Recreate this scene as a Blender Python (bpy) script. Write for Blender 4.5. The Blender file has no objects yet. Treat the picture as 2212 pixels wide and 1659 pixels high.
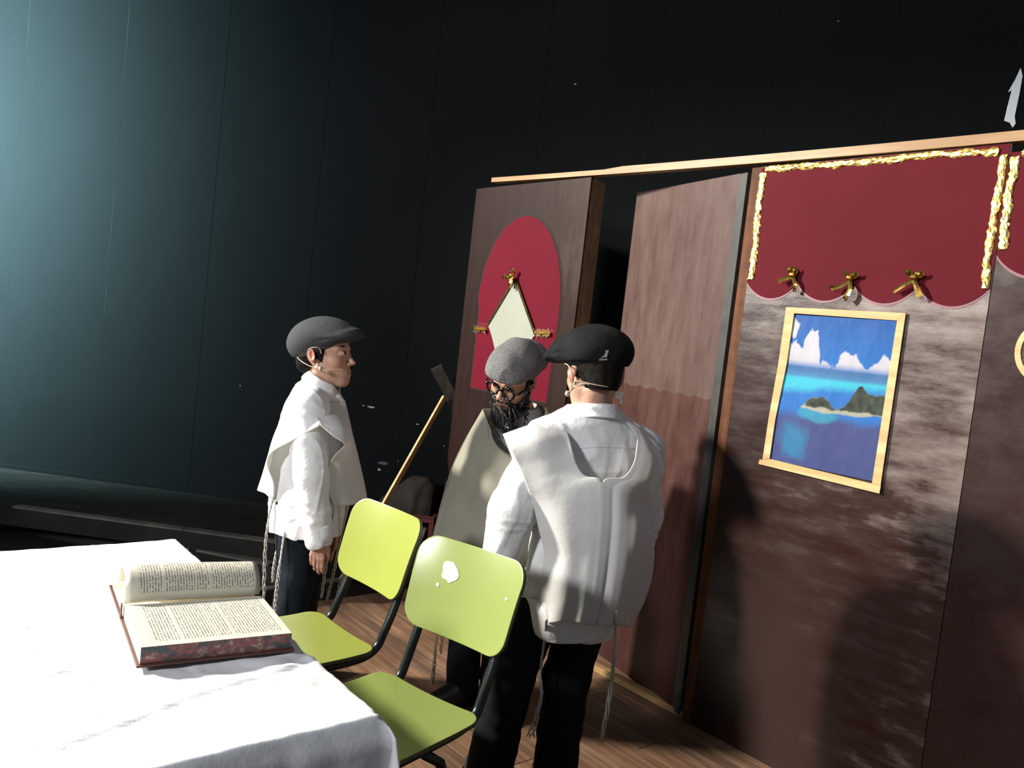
import bpy, math, random
import numpy as np
from mathutils import Vector, Matrix
from mathutils.bvhtree import BVHTree
random.seed(7); rng = np.random.default_rng(11)
S = bpy.context.scene
col = S.collection
R = math.radians

# ------------------------------------------------------------------ camera
H = 1.40; ROLL = R(6.43); PITCH = R(3.46); FPX = 1789.0
_F = np.array([0, math.cos(PITCH), -math.sin(PITCH)])
_U0 = np.array([0, math.sin(PITCH), math.cos(PITCH)]); _R0 = np.array([1., 0, 0])
_R = math.cos(ROLL)*_R0 + math.sin(ROLL)*_U0
_U = -math.sin(ROLL)*_R0 + math.cos(ROLL)*_U0
CAM = np.array([0, 0, H])
cd = bpy.data.cameras.new('camera'); cam = bpy.data.objects.new('camera', cd); col.objects.link(cam)
cd.sensor_width = 36; cd.lens = 36*FPX/2212; cd.clip_start = .05
m = Matrix.Identity(4)
for i in range(3):
    m[i][0] = _R[i]; m[i][1] = _U[i]; m[i][2] = -_F[i]; m[i][3] = CAM[i]
cam.matrix_world = m
S.camera = cam

def ray(px, py): return _F + _R*(px-1106)/FPX - _U*(py-829.5)/FPX
def at(px, py, y):
    r = ray(px, py); return CAM + r*(y/r[1])
def onz(px, py, z):
    r = ray(px, py); return CAM + r*((z-H)/r[2])

# ------------------------------------------------------------------ light, world, exposure
w = bpy.data.worlds.new('world'); S.world = w; w.use_nodes = True
w.node_tree.nodes['Background'].inputs[0].default_value = (.72, .88, 1, 1)
w.node_tree.nodes['Background'].inputs[1].default_value = .13
def spot(name, loc, target, power, size, angle, blend, color):
    l = bpy.data.lights.new(name, 'SPOT'); o = bpy.data.objects.new(name, l); col.objects.link(o)
    l.energy = power; l.shadow_soft_size = size; l.spot_size = R(angle); l.spot_blend = blend; l.color = color
    o.location = loc; o.rotation_euler = (Vector(target)-Vector(loc)).to_track_quat('-Z', 'Y').to_euler()
    return o
KEY = np.array([-6.5, 2.80, 4.00])
_az, _el = R(-3.0), R(-20.0)
spot('stage_key_light', KEY, KEY+np.array([math.cos(_az)*math.cos(_el), math.sin(_az)*math.cos(_el), math.sin(_el)]), 5600, .24, 38, .14, (1, .955, .87))
spot('added_glare_light', (-4.6, 3.45, 2.3), (-4.65, 5.1, 2.25), 5600, .15, 150, .6, (.56, .92, 1))  # added lamp without a real source, imitates teal lens glare on the left wall
spot('hall_light', (-6.0, -3.4, 3.9), (.2, 2.5, 1.0), 2150, .55, 46, .4, (.97, .97, 1))
S.view_settings.view_transform = 'Standard'; S.view_settings.look = 'None'
S.view_settings.exposure = 0; S.view_settings.gamma = 1; S.view_settings.use_curve_mapping = False
S.cycles.max_bounces = 6
try: S.cycles.use_denoising = True
except Exception: pass

# ------------------------------------------------------------------ materials
def srgb(r, g, b):
    f = lambda c: (c/255/12.92) if c/255 <= .04045 else ((c/255+.055)/1.055)**2.4
    return (f(r), f(g), f(b), 1)
def new_mat(name):
    mt = bpy.data.materials.new(name); mt.use_nodes = True
    nt = mt.node_tree; return mt, nt, nt.nodes['Principled BSDF']
def nd(nt, t, **kw):
    n = nt.nodes.new(t)
    for k, v in kw.items(): setattr(n, k, v)
    return n
def noise(nt, scale, detail=4, stretch=(1, 1, 1), coord='Object', rough=.55, off=(0, 0, 0)):
    tc = nd(nt, 'ShaderNodeTexCoord'); mp = nd(nt, 'ShaderNodeMapping'); n = nd(nt, 'ShaderNodeTexNoise')
    mp.inputs['Scale'].default_value = stretch; mp.inputs['Location'].default_value = off
    nt.links.new(tc.outputs[coord], mp.inputs[0]); nt.links.new(mp.outputs[0], n.inputs['Vector'])
    n.inputs['Scale'].default_value = scale; n.inputs['Detail'].default_value = detail
    n.inputs['Roughness'].default_value = rough
    return n.outputs['Fac']
def ramp(nt, fac, stops, interp='LINEAR'):
    r = nd(nt, 'ShaderNodeValToRGB'); r.color_ramp.interpolation = interp
    els = r.color_ramp.elements
    while len(els) < len(stops): els.new(.5)
    for e, (p, c) in zip(els, stops): e.position = p; e.color = c
    nt.links.new(fac, r.inputs[0]); return r.outputs[0]
def bump(nt, bs, h, strength, dist=.01, prev=None):
    b = nd(nt, 'ShaderNodeBump'); b.inputs['Strength'].default_value = strength; b.inputs['Distance'].default_value = dist
    nt.links.new(h, b.inputs['Height'])
    if prev is not None: nt.links.new(prev, b.inputs['Normal'])
    nt.links.new(b.outputs[0], bs.inputs['Normal']); return b.outputs[0]
def M(name, c, rough=.6, metal=0, spec=.5, c2=None, nscale=8, stretch=(1, 1, 1), lo=.35, hi=.65, bmp=None, coat=0):
    mt, nt, bs = new_mat(name)
    bs.inputs['Base Color'].default_value = c; bs.inputs['Roughness'].default_value = rough
    bs.inputs['Metallic'].default_value = metal; bs.inputs['Specular IOR Level'].default_value = spec
    if coat: bs.inputs['Coat Weight'].default_value = coat; bs.inputs['Coat Roughness'].default_value = .12
    if c2 is not None:
        nt.links.new(ramp(nt, noise(nt, nscale, 5, stretch), [(lo, c), (hi, c2)]), bs.inputs['Base Color'])
    if bmp: bump(nt, bs, noise(nt, bmp[0], 4, bmp[3] if len(bmp) > 3 else (1, 1, 1)), bmp[1], bmp[2] if len(bmp) > 2 else .004)
    return mt
def L(r, g, b): return (r, g, b, 1)

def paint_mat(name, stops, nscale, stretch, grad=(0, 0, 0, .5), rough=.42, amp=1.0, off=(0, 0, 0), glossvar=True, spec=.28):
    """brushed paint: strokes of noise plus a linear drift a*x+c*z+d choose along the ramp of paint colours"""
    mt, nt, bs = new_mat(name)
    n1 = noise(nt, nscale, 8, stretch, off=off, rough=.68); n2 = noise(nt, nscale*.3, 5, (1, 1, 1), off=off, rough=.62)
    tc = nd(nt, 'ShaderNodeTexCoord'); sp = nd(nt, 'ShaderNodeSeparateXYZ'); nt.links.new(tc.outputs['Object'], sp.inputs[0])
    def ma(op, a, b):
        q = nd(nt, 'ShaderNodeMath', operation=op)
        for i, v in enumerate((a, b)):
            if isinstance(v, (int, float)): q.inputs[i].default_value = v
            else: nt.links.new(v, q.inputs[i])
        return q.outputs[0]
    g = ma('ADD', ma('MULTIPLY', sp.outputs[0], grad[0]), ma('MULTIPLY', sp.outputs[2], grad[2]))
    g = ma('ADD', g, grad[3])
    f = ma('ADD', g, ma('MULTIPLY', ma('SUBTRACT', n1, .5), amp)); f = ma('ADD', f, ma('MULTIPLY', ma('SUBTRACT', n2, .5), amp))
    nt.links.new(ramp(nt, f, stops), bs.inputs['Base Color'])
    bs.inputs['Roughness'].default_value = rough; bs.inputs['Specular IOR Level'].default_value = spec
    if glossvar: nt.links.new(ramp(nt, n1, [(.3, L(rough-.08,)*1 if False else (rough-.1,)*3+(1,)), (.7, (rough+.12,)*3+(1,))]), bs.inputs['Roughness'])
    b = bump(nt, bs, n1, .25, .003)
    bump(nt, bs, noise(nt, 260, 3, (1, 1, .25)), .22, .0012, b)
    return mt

MAT = {}
MAT['black_wall'] = M('black_wall_paint', L(.0072, .0086, .009), .85, spec=.08, c2=L(.0055, .0066, .007), nscale=2, lo=.2, hi=.8)
MAT['black_step'] = M('worn_black_paint', L(.012, .0118, .0105), .8, spec=.12, c2=L(.021, .0195, .0165), nscale=4, stretch=(1, 3, 1))
MAT['step_nosing'] = M('worn_wood_nosing', L(.10, .092, .075), .7, c2=L(.05, .046, .04), nscale=9)
MAT['chip'] = M('bare_plaster', L(.35, .37, .36), .8)
MAT['white_paint'] = M('white_wall_paint', L(.82, .85, .86), .8)
def wood(name, a, b, rough=.5, scale=3, stretch=(1, 14, 14), bstr=.2):
    mt, nt, bs = new_mat(name)
    n = noise(nt, scale, 6, stretch); n2 = noise(nt, scale*2.2, 2, (1, 3, 3))
    q = nd(nt, 'ShaderNodeMath', operation='ADD'); q.inputs[1].default_value = 0
    mm = nd(nt, 'ShaderNodeMath', operation='MULTIPLY'); mm.inputs[1].default_value = .4
    nt.links.new(n2, mm.inputs[0]); nt.links.new(n, q.inputs[0]); nt.links.new(mm.outputs[0], q.inputs[1])
    nt.links.new(ramp(nt, q.outputs[0], [(.48, a), (.62, tuple(np.array(a)*.5+np.array(b)*.5)), (.78, b)]), bs.inputs['Base Color'])
    bs.inputs['Roughness'].default_value = rough; bs.inputs['Specular IOR Level'].default_value = .25
    bump(nt, bs, n, bstr, .002)
    return mt
MAT['plank'] = [wood('floor_plank_%s' % n, a, b, .55, 2.2, (1, 16, 16)) for n, a, b in (
    ('warm', L(.25, .142, .085), L(.12, .065, .038)), ('pale', L(.29, .175, .108), L(.15, .082, .048)), ('dull', L(.22, .132, .082), L(.10, .058, .038)))]
MAT['pine'] = wood('pine_batten', L(.42, .27, .13), L(.27, .15, .065), .45, 2, (1.2, 18, 18))
MAT['pine_frame'] = wood('pine_frame_strip', L(.66, .49, .25), L(.50, .32, .14), .5, 3, (1, 10, 10))
MAT['stud'] = wood('orange_stud', L(.15, .050, .014), L(.07, .024, .009), .7, 4, (8, 8, 1))
MAT['tan_stile'] = wood('tan_stile', L(.21, .125, .065), L(.12, .07, .036), .55, 4, (8, 8, 1))
MAT['grey_wood'] = wood('weathered_board', L(.055, .05, .04), L(.03, .027, .022), .7, 4, (9, 9, 1))
BR, MV = L(.023, .0078, .006), L(.21, .165, .148)
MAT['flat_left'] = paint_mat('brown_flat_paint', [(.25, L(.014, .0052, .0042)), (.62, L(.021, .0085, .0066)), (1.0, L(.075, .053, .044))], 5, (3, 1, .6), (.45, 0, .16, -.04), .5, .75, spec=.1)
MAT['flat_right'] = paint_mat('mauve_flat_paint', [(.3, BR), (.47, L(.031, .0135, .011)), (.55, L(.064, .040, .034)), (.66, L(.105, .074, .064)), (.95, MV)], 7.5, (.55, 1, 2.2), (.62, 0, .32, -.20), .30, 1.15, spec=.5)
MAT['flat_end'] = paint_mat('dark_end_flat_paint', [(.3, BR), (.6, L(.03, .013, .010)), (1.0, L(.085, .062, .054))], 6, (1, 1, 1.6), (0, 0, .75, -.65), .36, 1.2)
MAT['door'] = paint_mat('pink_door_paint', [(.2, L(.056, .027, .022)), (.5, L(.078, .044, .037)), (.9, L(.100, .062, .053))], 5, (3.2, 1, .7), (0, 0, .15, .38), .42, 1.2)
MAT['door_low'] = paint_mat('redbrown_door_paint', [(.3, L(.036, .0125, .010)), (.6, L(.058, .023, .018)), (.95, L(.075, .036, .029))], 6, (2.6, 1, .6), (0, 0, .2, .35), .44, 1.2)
MAT['grey_edge'] = M('grey_door_edge', L(.050, .047, .045), .45, c2=L(.028, .026, .025), nscale=12)
MAT['crimson'] = M('crimson_panel', L(.096, .0075, .0128), .65, spec=.06, c2=L(.085, .0062, .011), nscale=3, bmp=(180, .08, .001))
MAT['crimson_arch'] = M('crimson_arch_paper', L(.104, .0045, .0138), .65, spec=.06, c2=L(.094, .004, .012), nscale=3)
MAT['pink_line'] = M('pink_edge_paint', L(.19, .065, .080), .5)
MAT['grey_line'] = M('grey_outline_paint', L(.022, .020, .018), .7, spec=.1)
MAT['white_card'] = M('white_card', L(.27, .275, .23), .45, spec=.2, c2=L(.245, .25, .205), nscale=5, bmp=(9, .2, .004))
def gold(name, c=(.80, .53, .14, 1), rough=.2, bs_=60, st=.6):
    return M(name, c, rough, metal=1, bmp=(bs_, st, .006))
MAT['gold'] = gold('crumpled_gold_foil', (1, .72, .21, 1), .40, 45, .3)
MAT['ribbon'] = gold('gold_ribbon', (.66, .42, .10, 1), .2, 25, .15)
MAT['ribbon_dark'] = gold('bronze_ribbon_edging', (.10, .07, .03, 1), .3, 40, .3)
MAT['tinsel'] = gold('gold_tinsel', (.98, .82, .42, 1), .3, 20, .1)
MAT['lime'] = M('lime_plywood', L(.285, .32, .062), .26, spec=.45, c2=L(.27, .305, .058), nscale=5, bmp=(14, .035, .004))
MAT['lime_b'] = M('lime_plywood_paler', L(.255, .305, .088), .24, spec=.5, c2=L(.24, .292, .078), nscale=5, bmp=(12, .04, .004))
MAT['lime_edge'] = M('dark_seat_edge', L(.10, .11, .04), .5)
MAT['chipwhite'] = M('chipped_paint_spot', L(.55, .55, .45), .6)
MAT['tube'] = M('dark_green_tube', L(.010, .016, .016), .22, spec=.6, bmp=(90, .12, .002), c2=L(.016, .022, .021), nscale=30)
MAT['plastic'] = M('black_plastic', L(.008, .008, .008), .3)
MAT['wood_under'] = M('table_wood', L(.12, .07, .04), .5)

def cloth_mat(name, c, transl=.0, weave=900, wr=14, ws=.25, c2=None):
    mt, nt, bs = new_mat(name)
    bs.inputs['Base Color'].default_value = c; bs.inputs['Roughness'].default_value = .85
    bs.inputs['Specular IOR Level'].default_value = .15
    if c2: nt.links.new(ramp(nt, noise(nt, 6, 4), [(.35, c), (.65, c2)]), bs.inputs['Base Color'])
    b = bump(nt, bs, noise(nt, wr, 5), ws, .008)
    bump(nt, bs, noise(nt, weave, 1), .08, .001, b)
    if transl:
        t = nd(nt, 'ShaderNodeBsdfTranslucent'); t.inputs[0].default_value = c
        mx = nd(nt, 'ShaderNodeMixShader'); mx.inputs[0].default_value = transl
        out = nt.nodes['Material Output']
        nt.links.new(bs.outputs[0], mx.inputs[1]); nt.links.new(t.outputs[0], mx.inputs[2]); nt.links.new(mx.outputs[0], out.inputs[0])
    return mt
MAT['tablecloth'] = cloth_mat('white_tablecloth', L(.80, .81, .82), .0, 700, 22, .22)
MAT['shirt'] = cloth_mat('white_shirt_cotton', L(.78, .775, .775), .0, 900, 26, .5)
MAT['poncho'] = cloth_mat('white_fringed_garment_cotton', L(.80, .79, .765), .32, 900, 15, .35)
MAT['poncho_cream'] = cloth_mat('cream_garment_wool', L(.285, .272, .212), .12, 700, 16, .55, c2=L(.24, .23, .18))
MAT['shirt_grey'] = cloth_mat('pale_grey_shirt', L(.50, .50, .52), 0, 900, 20, .3)
MAT['trousers'] = cloth_mat('black_trousers', L(.007, .009, .011), 0, 900, 16, .5)
MAT['trousers_navy'] = cloth_mat('navy_trousers', L(.009, .014, .02), 0, 900, 14, .5)
MAT['shoe'] = M('black_shoe_leather', L(.012, .012, .012), .45, c2=L(.05, .045, .035), nscale=18, lo=.5, hi=.8)
MAT['cap_char'] = cloth_mat('charcoal_felt', L(.042, .045, .046), 0, 500, 40, .25, c2=L(.052, .055, .056))
MAT['cap_black'] = cloth_mat('black_wool', L(.0065, .007, .007), 0, 400, 18, .7, c2=L(.012, .0125, .0125))
def tweed():
    mt, nt, bs = new_mat('grey_tweed'); bs.inputs['Roughness'].default_value = .85
    n = noise(nt, 420, 2)
    nt.links.new(ramp(nt, n, [(.36, L(.055, .055, .056)), (.52, L(.125, .12, .12)), (.66, L(.21, .205, .20)), (.74, L(.6, .58, .55))]), bs.inputs['Base Color'])
    b = bump(nt, bs, noise(nt, 20, 4), .4, .006); bump(nt, bs, n, .2, .001, b); return mt
MAT['cap_tweed'] = tweed()
MAT['hair'] = M('short_dark_hair', L(.006, .005, .0045), .8, spec=.1, c2=L(.012, .009, .007), nscale=120, bmp=(420, .4, .002))
MAT['beard'] = M('black_false_beard', L(.005, .0055, .0055), .35, spec=.6)
MAT['frames'] = M('black_glasses_plastic', L(.004, .004, .004), .15, spec=.6)
MAT['lock'] = M('dark_curled_sidelock', L(.012, .007, .006), .5)
MAT['string'] = M('offwhite_wool_string', L(.50, .48, .43), .9)
MAT['string_tan'] = M('tan_wool_string', L(.22, .17, .12), .9)
MAT['mic'] = M('beige_headset_plastic', L(.50, .36, .27), .4)
MAT['mic_clear'] = M('pale_headset_cable', L(.55, .48, .42), .3)
MAT['eye'] = M('eye_white', L(.55, .52, .48), .2); MAT['iris'] = M('dark_brown_iris', L(.015, .008, .005), .1)
MAT['brow'] = M('brown_eyebrow_hair', L(.045, .026, .018), .7)
MAT['emblem'] = M('grey_emblem_thread', L(.28, .30, .32), .8)
MAT['red_crate'] = M('red_crate_plastic', L(.085, .012, .009), .45, c2=L(.06, .009, .007), nscale=8)
MAT['sack'] = cloth_mat('brown_sack_fabric', L(.035, .03, .024), 0, 500, 9, .7, c2=L(.022, .019, .016))
def skin():
    mt, nt, bs = new_mat('skin')
    at_ = nd(nt, 'ShaderNodeAttribute'); at_.attribute_name = 'tint'
    nt.links.new(at_.outputs['Color'], bs.inputs['Base Color'])
    bs.inputs['Roughness'].default_value = .48; bs.inputs['Specular IOR Level'].default_value = .4
    bs.inputs['Subsurface Weight'].default_value = .25; bs.inputs['Subsurface Radius'].default_value = (.012, .004, .002)
    bs.inputs['Subsurface Scale'].default_value = 1
    bump(nt, bs, noise(nt, 400, 3), .06, .001); return mt
MAT['skin'] = skin()

# ------------------------------------------------------------------ objects
def nm(o, name): o.name = name; return o
def empty(name, loc=(0, 0, 0), rz=0):
    o = bpy.data.objects.new(name, None); col.objects.link(o); o.location = loc; o.rotation_euler = (0, 0, rz)
    o.empty_display_size = .1; return o
def tag(o, label, cat, group=None):
    o['label'] = label; o['category'] = cat
    if group: o['group'] = group
    return o
def structure(o): o['kind'] = 'structure'; return o
def mesh_np(name, v, faces, mat, parent=None, smooth=True, loc=None, rz=None, tint=None):
    """v (n,3) array, faces list or (m,k) array"""
    me = bpy.data.meshes.new(name); v = np.asarray(v, np.float32)
    if isinstance(faces, np.ndarray):
        k = faces.shape[1]; nf = len(faces)
        me.vertices.add(len(v)); me.vertices.foreach_set('co', v.ravel())
        me.loops.add(nf*k); me.loops.foreach_set('vertex_index', faces.ravel().astype(np.int32))
        me.polygons.add(nf); me.polygons.foreach_set('loop_start', (np.arange(nf)*k).astype(np.int32))
        me.update(calc_edges=True)
    else:
        me.from_pydata(v.tolist(), [], faces)
    me.validate()
    me.polygons.foreach_set('use_smooth', [bool(smooth)]*len(me.polygons))
    for q in (mat if isinstance(mat, (list, tuple)) else [mat]): me.materials.append(q)
    if tint is not None:
        a = me.color_attributes.new('tint', 'FLOAT_COLOR', 'POINT'); a.data.foreach_set('color', np.asarray(tint, np.float32).ravel())
    o = bpy.data.objects.new(name, me); col.objects.link(o)
    if parent is not None:
        o.parent = parent
    if loc is not None: o.location = loc
    if rz is not None: o.rotation_euler = (0, 0, rz)
    return o
class MB:
    def __init__(s): s.v = []; s.f = []
    def add(s, v, f):
        b = len(s.v); s.v += [tuple(map(float, p)) for p in v]; s.f += [tuple(i+b for i in q) for q in f]; return s
    def box(s, lo, hi, ch=0.0):
        x0, y0, z0 = lo; x1, y1, z1 = hi
        if ch <= 0:
            return s.add([(x0, y0, z0), (x1, y0, z0), (x1, y1, z0), (x0, y1, z0), (x0, y0, z1), (x1, y0, z1), (x1, y1, z1), (x0, y1, z1)],
                         [(0, 3, 2, 1), (4, 5, 6, 7), (0, 1, 5, 4), (1, 2, 6, 5), (2, 3, 7, 6), (3, 0, 4, 7)])
        # chamfered top/bottom edges along the outline
        def ring(d, z): return [(x0+d, y0+d, z), (x1-d, y0+d, z), (x1-d, y1-d, z), (x0+d, y1-d, z)]
        v = ring(ch, z0)+ring(0, z0+ch)+ring(0, z1-ch)+ring(ch, z1)
        f = [(3, 2, 1, 0), (12, 13, 14, 15)]
        for k in range(3):
            for i in range(4): j = (i+1) % 4; f.append((k*4+i, k*4+j, k*4+4+j, k*4+4+i))
        return s.add(v, f)
    def prism(s, poly, y0, y1):
        """poly of (x,z) ccw seen from -y; extruded in y"""
        n = len(poly); v = [(x, y0, z) for x, z in poly]+[(x, y1, z) for x, z in poly]
        f = [tuple(range(n)), tuple(range(2*n-1, n-1, -1))]+[(i, n+i, n+(i+1) % n, (i+1) % n) for i in range(n)]
        return s.add(v, f)
    def tube(s, pts, r, n=8, closed=False):
        pts = [np.asarray(p, float) for p in pts]; m_ = len(pts)
        rs = r if isinstance(r, (list, tuple, np.ndarray)) else [r]*m_
        rings = []; up = None
        for i, p in enumerate(pts):
            if closed: t = pts[(i+1) % m_]-pts[i-1]
            else: t = pts[min(i+1, m_-1)]-pts[max(i-1, 0)]
            t = t/(np.linalg.norm(t)+1e-9)
            if up is None:
                up = np.array([0, 0, 1.]) if abs(t[2]) < .9 else np.array([1., 0, 0])
            a = up-t*(up@t); a /= np.linalg.norm(a)+1e-9; b = np.cross(t, a); up = a
            rings.append([p+rs[i]*(math.cos(2*math.pi*k/n)*a+math.sin(2*math.pi*k/n)*b) for k in range(n)])
        v = [q for rg in rings for q in rg]; f = []
        for i in range(m_ if closed else m_-1):
            j = (i+1) % m_
            for k in range(n): f.append((i*n+k, i*n+(k+1) % n, j*n+(k+1) % n, j*n+k))
        if not closed: f.append(tuple(range(n-1, -1, -1))); f.append(tuple((m_-1)*n+k for k in range(n)))
        return s.add(v, f)
    def build(s, name, mat, parent=None, smooth=False, **kw):
        return mesh_np(name, np.array(s.v), s.f, mat, parent, smooth, **kw)
def smooth_path(pts, n=24):
    pts = np.asarray(pts, float); k = len(pts)
    if k < 3: return [pts[0]+(pts[-1]-pts[0])*t for t in np.linspace(0, 1, n)]
    P = np.vstack([2*pts[0]-pts[1], pts, 2*pts[-1]-pts[-2]]); out = []
    for u in np.linspace(0, k-1-1e-6, n):
        i = int(u); t = u-i; a, b, c, d = P[i], P[i+1], P[i+2], P[i+3]
        out.append(.5*((2*b)+(c-a)*t+(2*a-5*b+4*c-d)*t*t+(3*b-a-3*c+d)*t**3))
    return out
def patch(ctrl, nu, nv):
    """ctrl rows x cols x 3 -> smooth (nv, nu, 3) grid"""
    ctrl = np.asarray(ctrl, float)
    rows = np.array([smooth_path(r, nu) for r in ctrl])
    return np.array([smooth_path(rows[:, j], nv) for j in range(nu)]).transpose(1, 0, 2)
def grid_faces(nv, nu, flip=False):
    i, j = np.meshgrid(np.arange(nv-1), np.arange(nu-1), indexing='ij'); a = (i*nu+j).ravel()
    f = np.stack([a, a+1, a+nu+1, a+nu], 1)
    return f[:, ::-1].copy() if flip else f
def grid_normals(G):
    du = np.gradient(G, axis=1); dv = np.gradient(G, axis=0); n = np.cross(du, dv)
    return n/(np.linalg.norm(n, axis=2, keepdims=True)+1e-9)
def sheet(name, G, mat, parent, thick=.0025, smooth=True):
    """a cloth sheet with real thickness from a point grid (closed shell)"""
    nv, nu = G.shape[:2]; N = grid_normals(G)
    A = (G+N*thick/2).reshape(-1, 3); B = (G-N*thick/2).reshape(-1, 3); n = nv*nu
    f = [grid_faces(nv, nu), grid_faces(nv, nu, True)+n]
    rim = [i for i in range(nu)]+[i*nu+nu-1 for i in range(1, nv)]+[(nv-1)*nu+j for j in range(nu-2, -1, -1)]+[i*nu for i in range(nv-2, 0, -1)]
    r = np.array(rim); r2 = np.roll(r, -1)
    f.append(np.stack([r2, r, r+n, r2+n], 1))
    return mesh_np(name, np.vstack([A, B]), np.vstack(f), mat, parent, smooth)
def vnoise(p, seed=0):
    """cheap smooth noise from warped sines, p (...,3)"""
    r = np.random.default_rng(seed); out = 0
    x = p
    for k in range(5):
        d = r.normal(size=3); d /= np.linalg.norm(d); e = r.normal(size=3)
        out = out+np.sin((x@d)*(1+.5*k)+1.7*np.sin((x@e)*.7+r.uniform(0, 6))+r.uniform(0, 6))/(1+.35*k)
    return out/2.6

# ------------------------------------------------------------------ signed-distance modelling of bodies
class Sdf:
    def __init__(s, lo, hi, h, hz=None, bands=(), hf=None):
        s.x = np.arange(lo[0], hi[0]+h, h); s.y = np.arange(lo[1], hi[1]+h, h)
        hz = hz or h; hf = hf or h; z = [lo[2]]
        while z[-1] < hi[2]:
            z.append(z[-1]+(hf if any(a <= z[-1] <= b for a, b in bands) else hz))
        s.z = np.array(z); s.V = np.full((len(s.x), len(s.y), len(s.z)), .08, np.float32)
    def put(s, fn, lo, hi, k, mode='u'):
        a = [slice(max(0, np.searchsorted(g, l)-1), np.searchsorted(g, h_)+1) for g, l, h_ in zip((s.x, s.y, s.z), lo, hi)]
        X = s.x[a[0]][:, None, None]; Y = s.y[a[1]][None, :, None]; Z = s.z[a[2]][None, None, :]
        if X.size == 0 or Y.size == 0 or Z.size == 0: return
        d = fn(X, Y, Z); v = s.V[a[0], a[1], a[2]]
        if mode == 'u':
            h = np.clip(.5+.5*(v-d)/k, 0, 1); s.V[a[0], a[1], a[2]] = v*(1-h)+d*h-k*h*(1-h)
        else:
            h = np.clip(.5-.5*(v+d)/k, 0, 1); s.V[a[0], a[1], a[2]] = v*(1-h)-d*h+k*h*(1-h)
    def rc(s, a, b, ra, rb, k=.01, mode='u'):
        a = np.asarray(a, float); b = np.asarray(b, float); ab = b-a; L2 = ab@ab+1e-12; r = max(ra, rb)+.03
        def fn(X, Y, Z):
            t = np.clip(((X-a[0])*ab[0]+(Y-a[1])*ab[1]+(Z-a[2])*ab[2])/L2, 0, 1)
            return np.sqrt((X-a[0]-t*ab[0])**2+(Y-a[1]-t*ab[1])**2+(Z-a[2]-t*ab[2])**2)-(ra+(rb-ra)*t)
        s.put(fn, np.minimum(a, b)-r, np.maximum(a, b)+r, k, mode)
    def ell(s, c, rad, Rm=np.eye(3), k=.01, mode='u'):
        c = np.asarray(c, float); rad = np.asarray(rad, float); mr = rad.max()+.03
        def fn(X, Y, Z):
            dx, dy, dz = X-c[0], Y-c[1], Z-c[2]
            q = [(dx*Rm[0, i]+dy*Rm[1, i]+dz*Rm[2, i]) for i in range(3)]
            k0 = np.sqrt(sum((q[i]/rad[i])**2 for i in range(3)))+1e-6
            k1 = np.sqrt(sum((q[i]/rad[i]**2)**2 for i in range(3)))+1e-6
            return k0*(k0-1)/k1
        s.put(fn, c-mr, c+mr, k, mode)
    def cut(s, p, n, k=.002):
        """remove everything on the +n side of the plane through p"""
        n = np.asarray(n, float); n = n/np.linalg.norm(n)
        d = (s.x[:, None, None]-p[0])*n[0]+(s.y[None, :, None]-p[1])*n[1]+(s.z[None, None, :]-p[2])*n[2]
        s.V = np.maximum(s.V, d.astype(np.float32))
    def pts(s):
        return np.stack(np.meshgrid(s.x, s.y, s.z, indexing='ij'), -1)
    def fold(s, amp, freq, seed=1):
        near = np.abs(s.V) < .03; I = np.argwhere(near)
        p = np.stack([s.x[I[:, 0]], s.y[I[:, 1]], s.z[I[:, 2]]], 1)
        s.V[near] += amp*(1-3.2*np.exp(-(vnoise(p*np.asarray(freq), seed)/.28)**2))
    def wrinkle(s, amp, freq, seed=1):
        near = np.abs(s.V) < .03; I = np.argwhere(near)
        p = np.stack([s.x[I[:, 0]], s.y[I[:, 1]], s.z[I[:, 2]]], 1)
        s.V[near] += amp*vnoise(p*np.asarray(freq), seed)
    def mesh(s):
        V = s.V; V[0] = V[-1] = .05; V[:, 0] = V[:, -1] = .05; V[:, :, 0] = V[:, :, -1] = .05
        ins = V < 0; u = ins.astype(np.uint8)
        c = u[:-1]+u[1:]; c = c[:, :-1]+c[:, 1:]; c = c[:, :, :-1]+c[:, :, 1:]
        I = np.argwhere((c > 0) & (c < 8)); n = len(I)
        C = [(0, 0, 0), (1, 0, 0), (0, 1, 0), (1, 1, 0), (0, 0, 1), (1, 0, 1), (0, 1, 1), (1, 1, 1)]
        vals = np.stack([V[I[:, 0]+a, I[:, 1]+b, I[:, 2]+d] for a, b, d in C], 1).astype(float)
        acc = np.zeros((n, 3)); cnt = np.zeros(n)
        for a, b in [(0, 1), (2, 3), (4, 5), (6, 7), (0, 2), (1, 3), (4, 6), (5, 7), (0, 4), (1, 5), (2, 6), (3, 7)]:
            va, vb = vals[:, a], vals[:, b]; cr = (va < 0) != (vb < 0)
            t = np.where(cr, va/np.where(cr, va-vb, 1), 0)
            p = np.array(C[a])+t[:, None]*(np.array(C[b])-np.array(C[a]))
            acc += p*cr[:, None]; cnt += cr
        p = acc/cnt[:, None]
        def co(g, i, t): return g[i]+(g[i+1]-g[i])*t
        P = np.stack([co(s.x, I[:, 0], p[:, 0]), co(s.y, I[:, 1], p[:, 1]), co(s.z, I[:, 2], p[:, 2])], 1)
        idx = np.full(c.shape, -1, np.int32); idx[I[:, 0], I[:, 1], I[:, 2]] = np.arange(n)
        F = []
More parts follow.
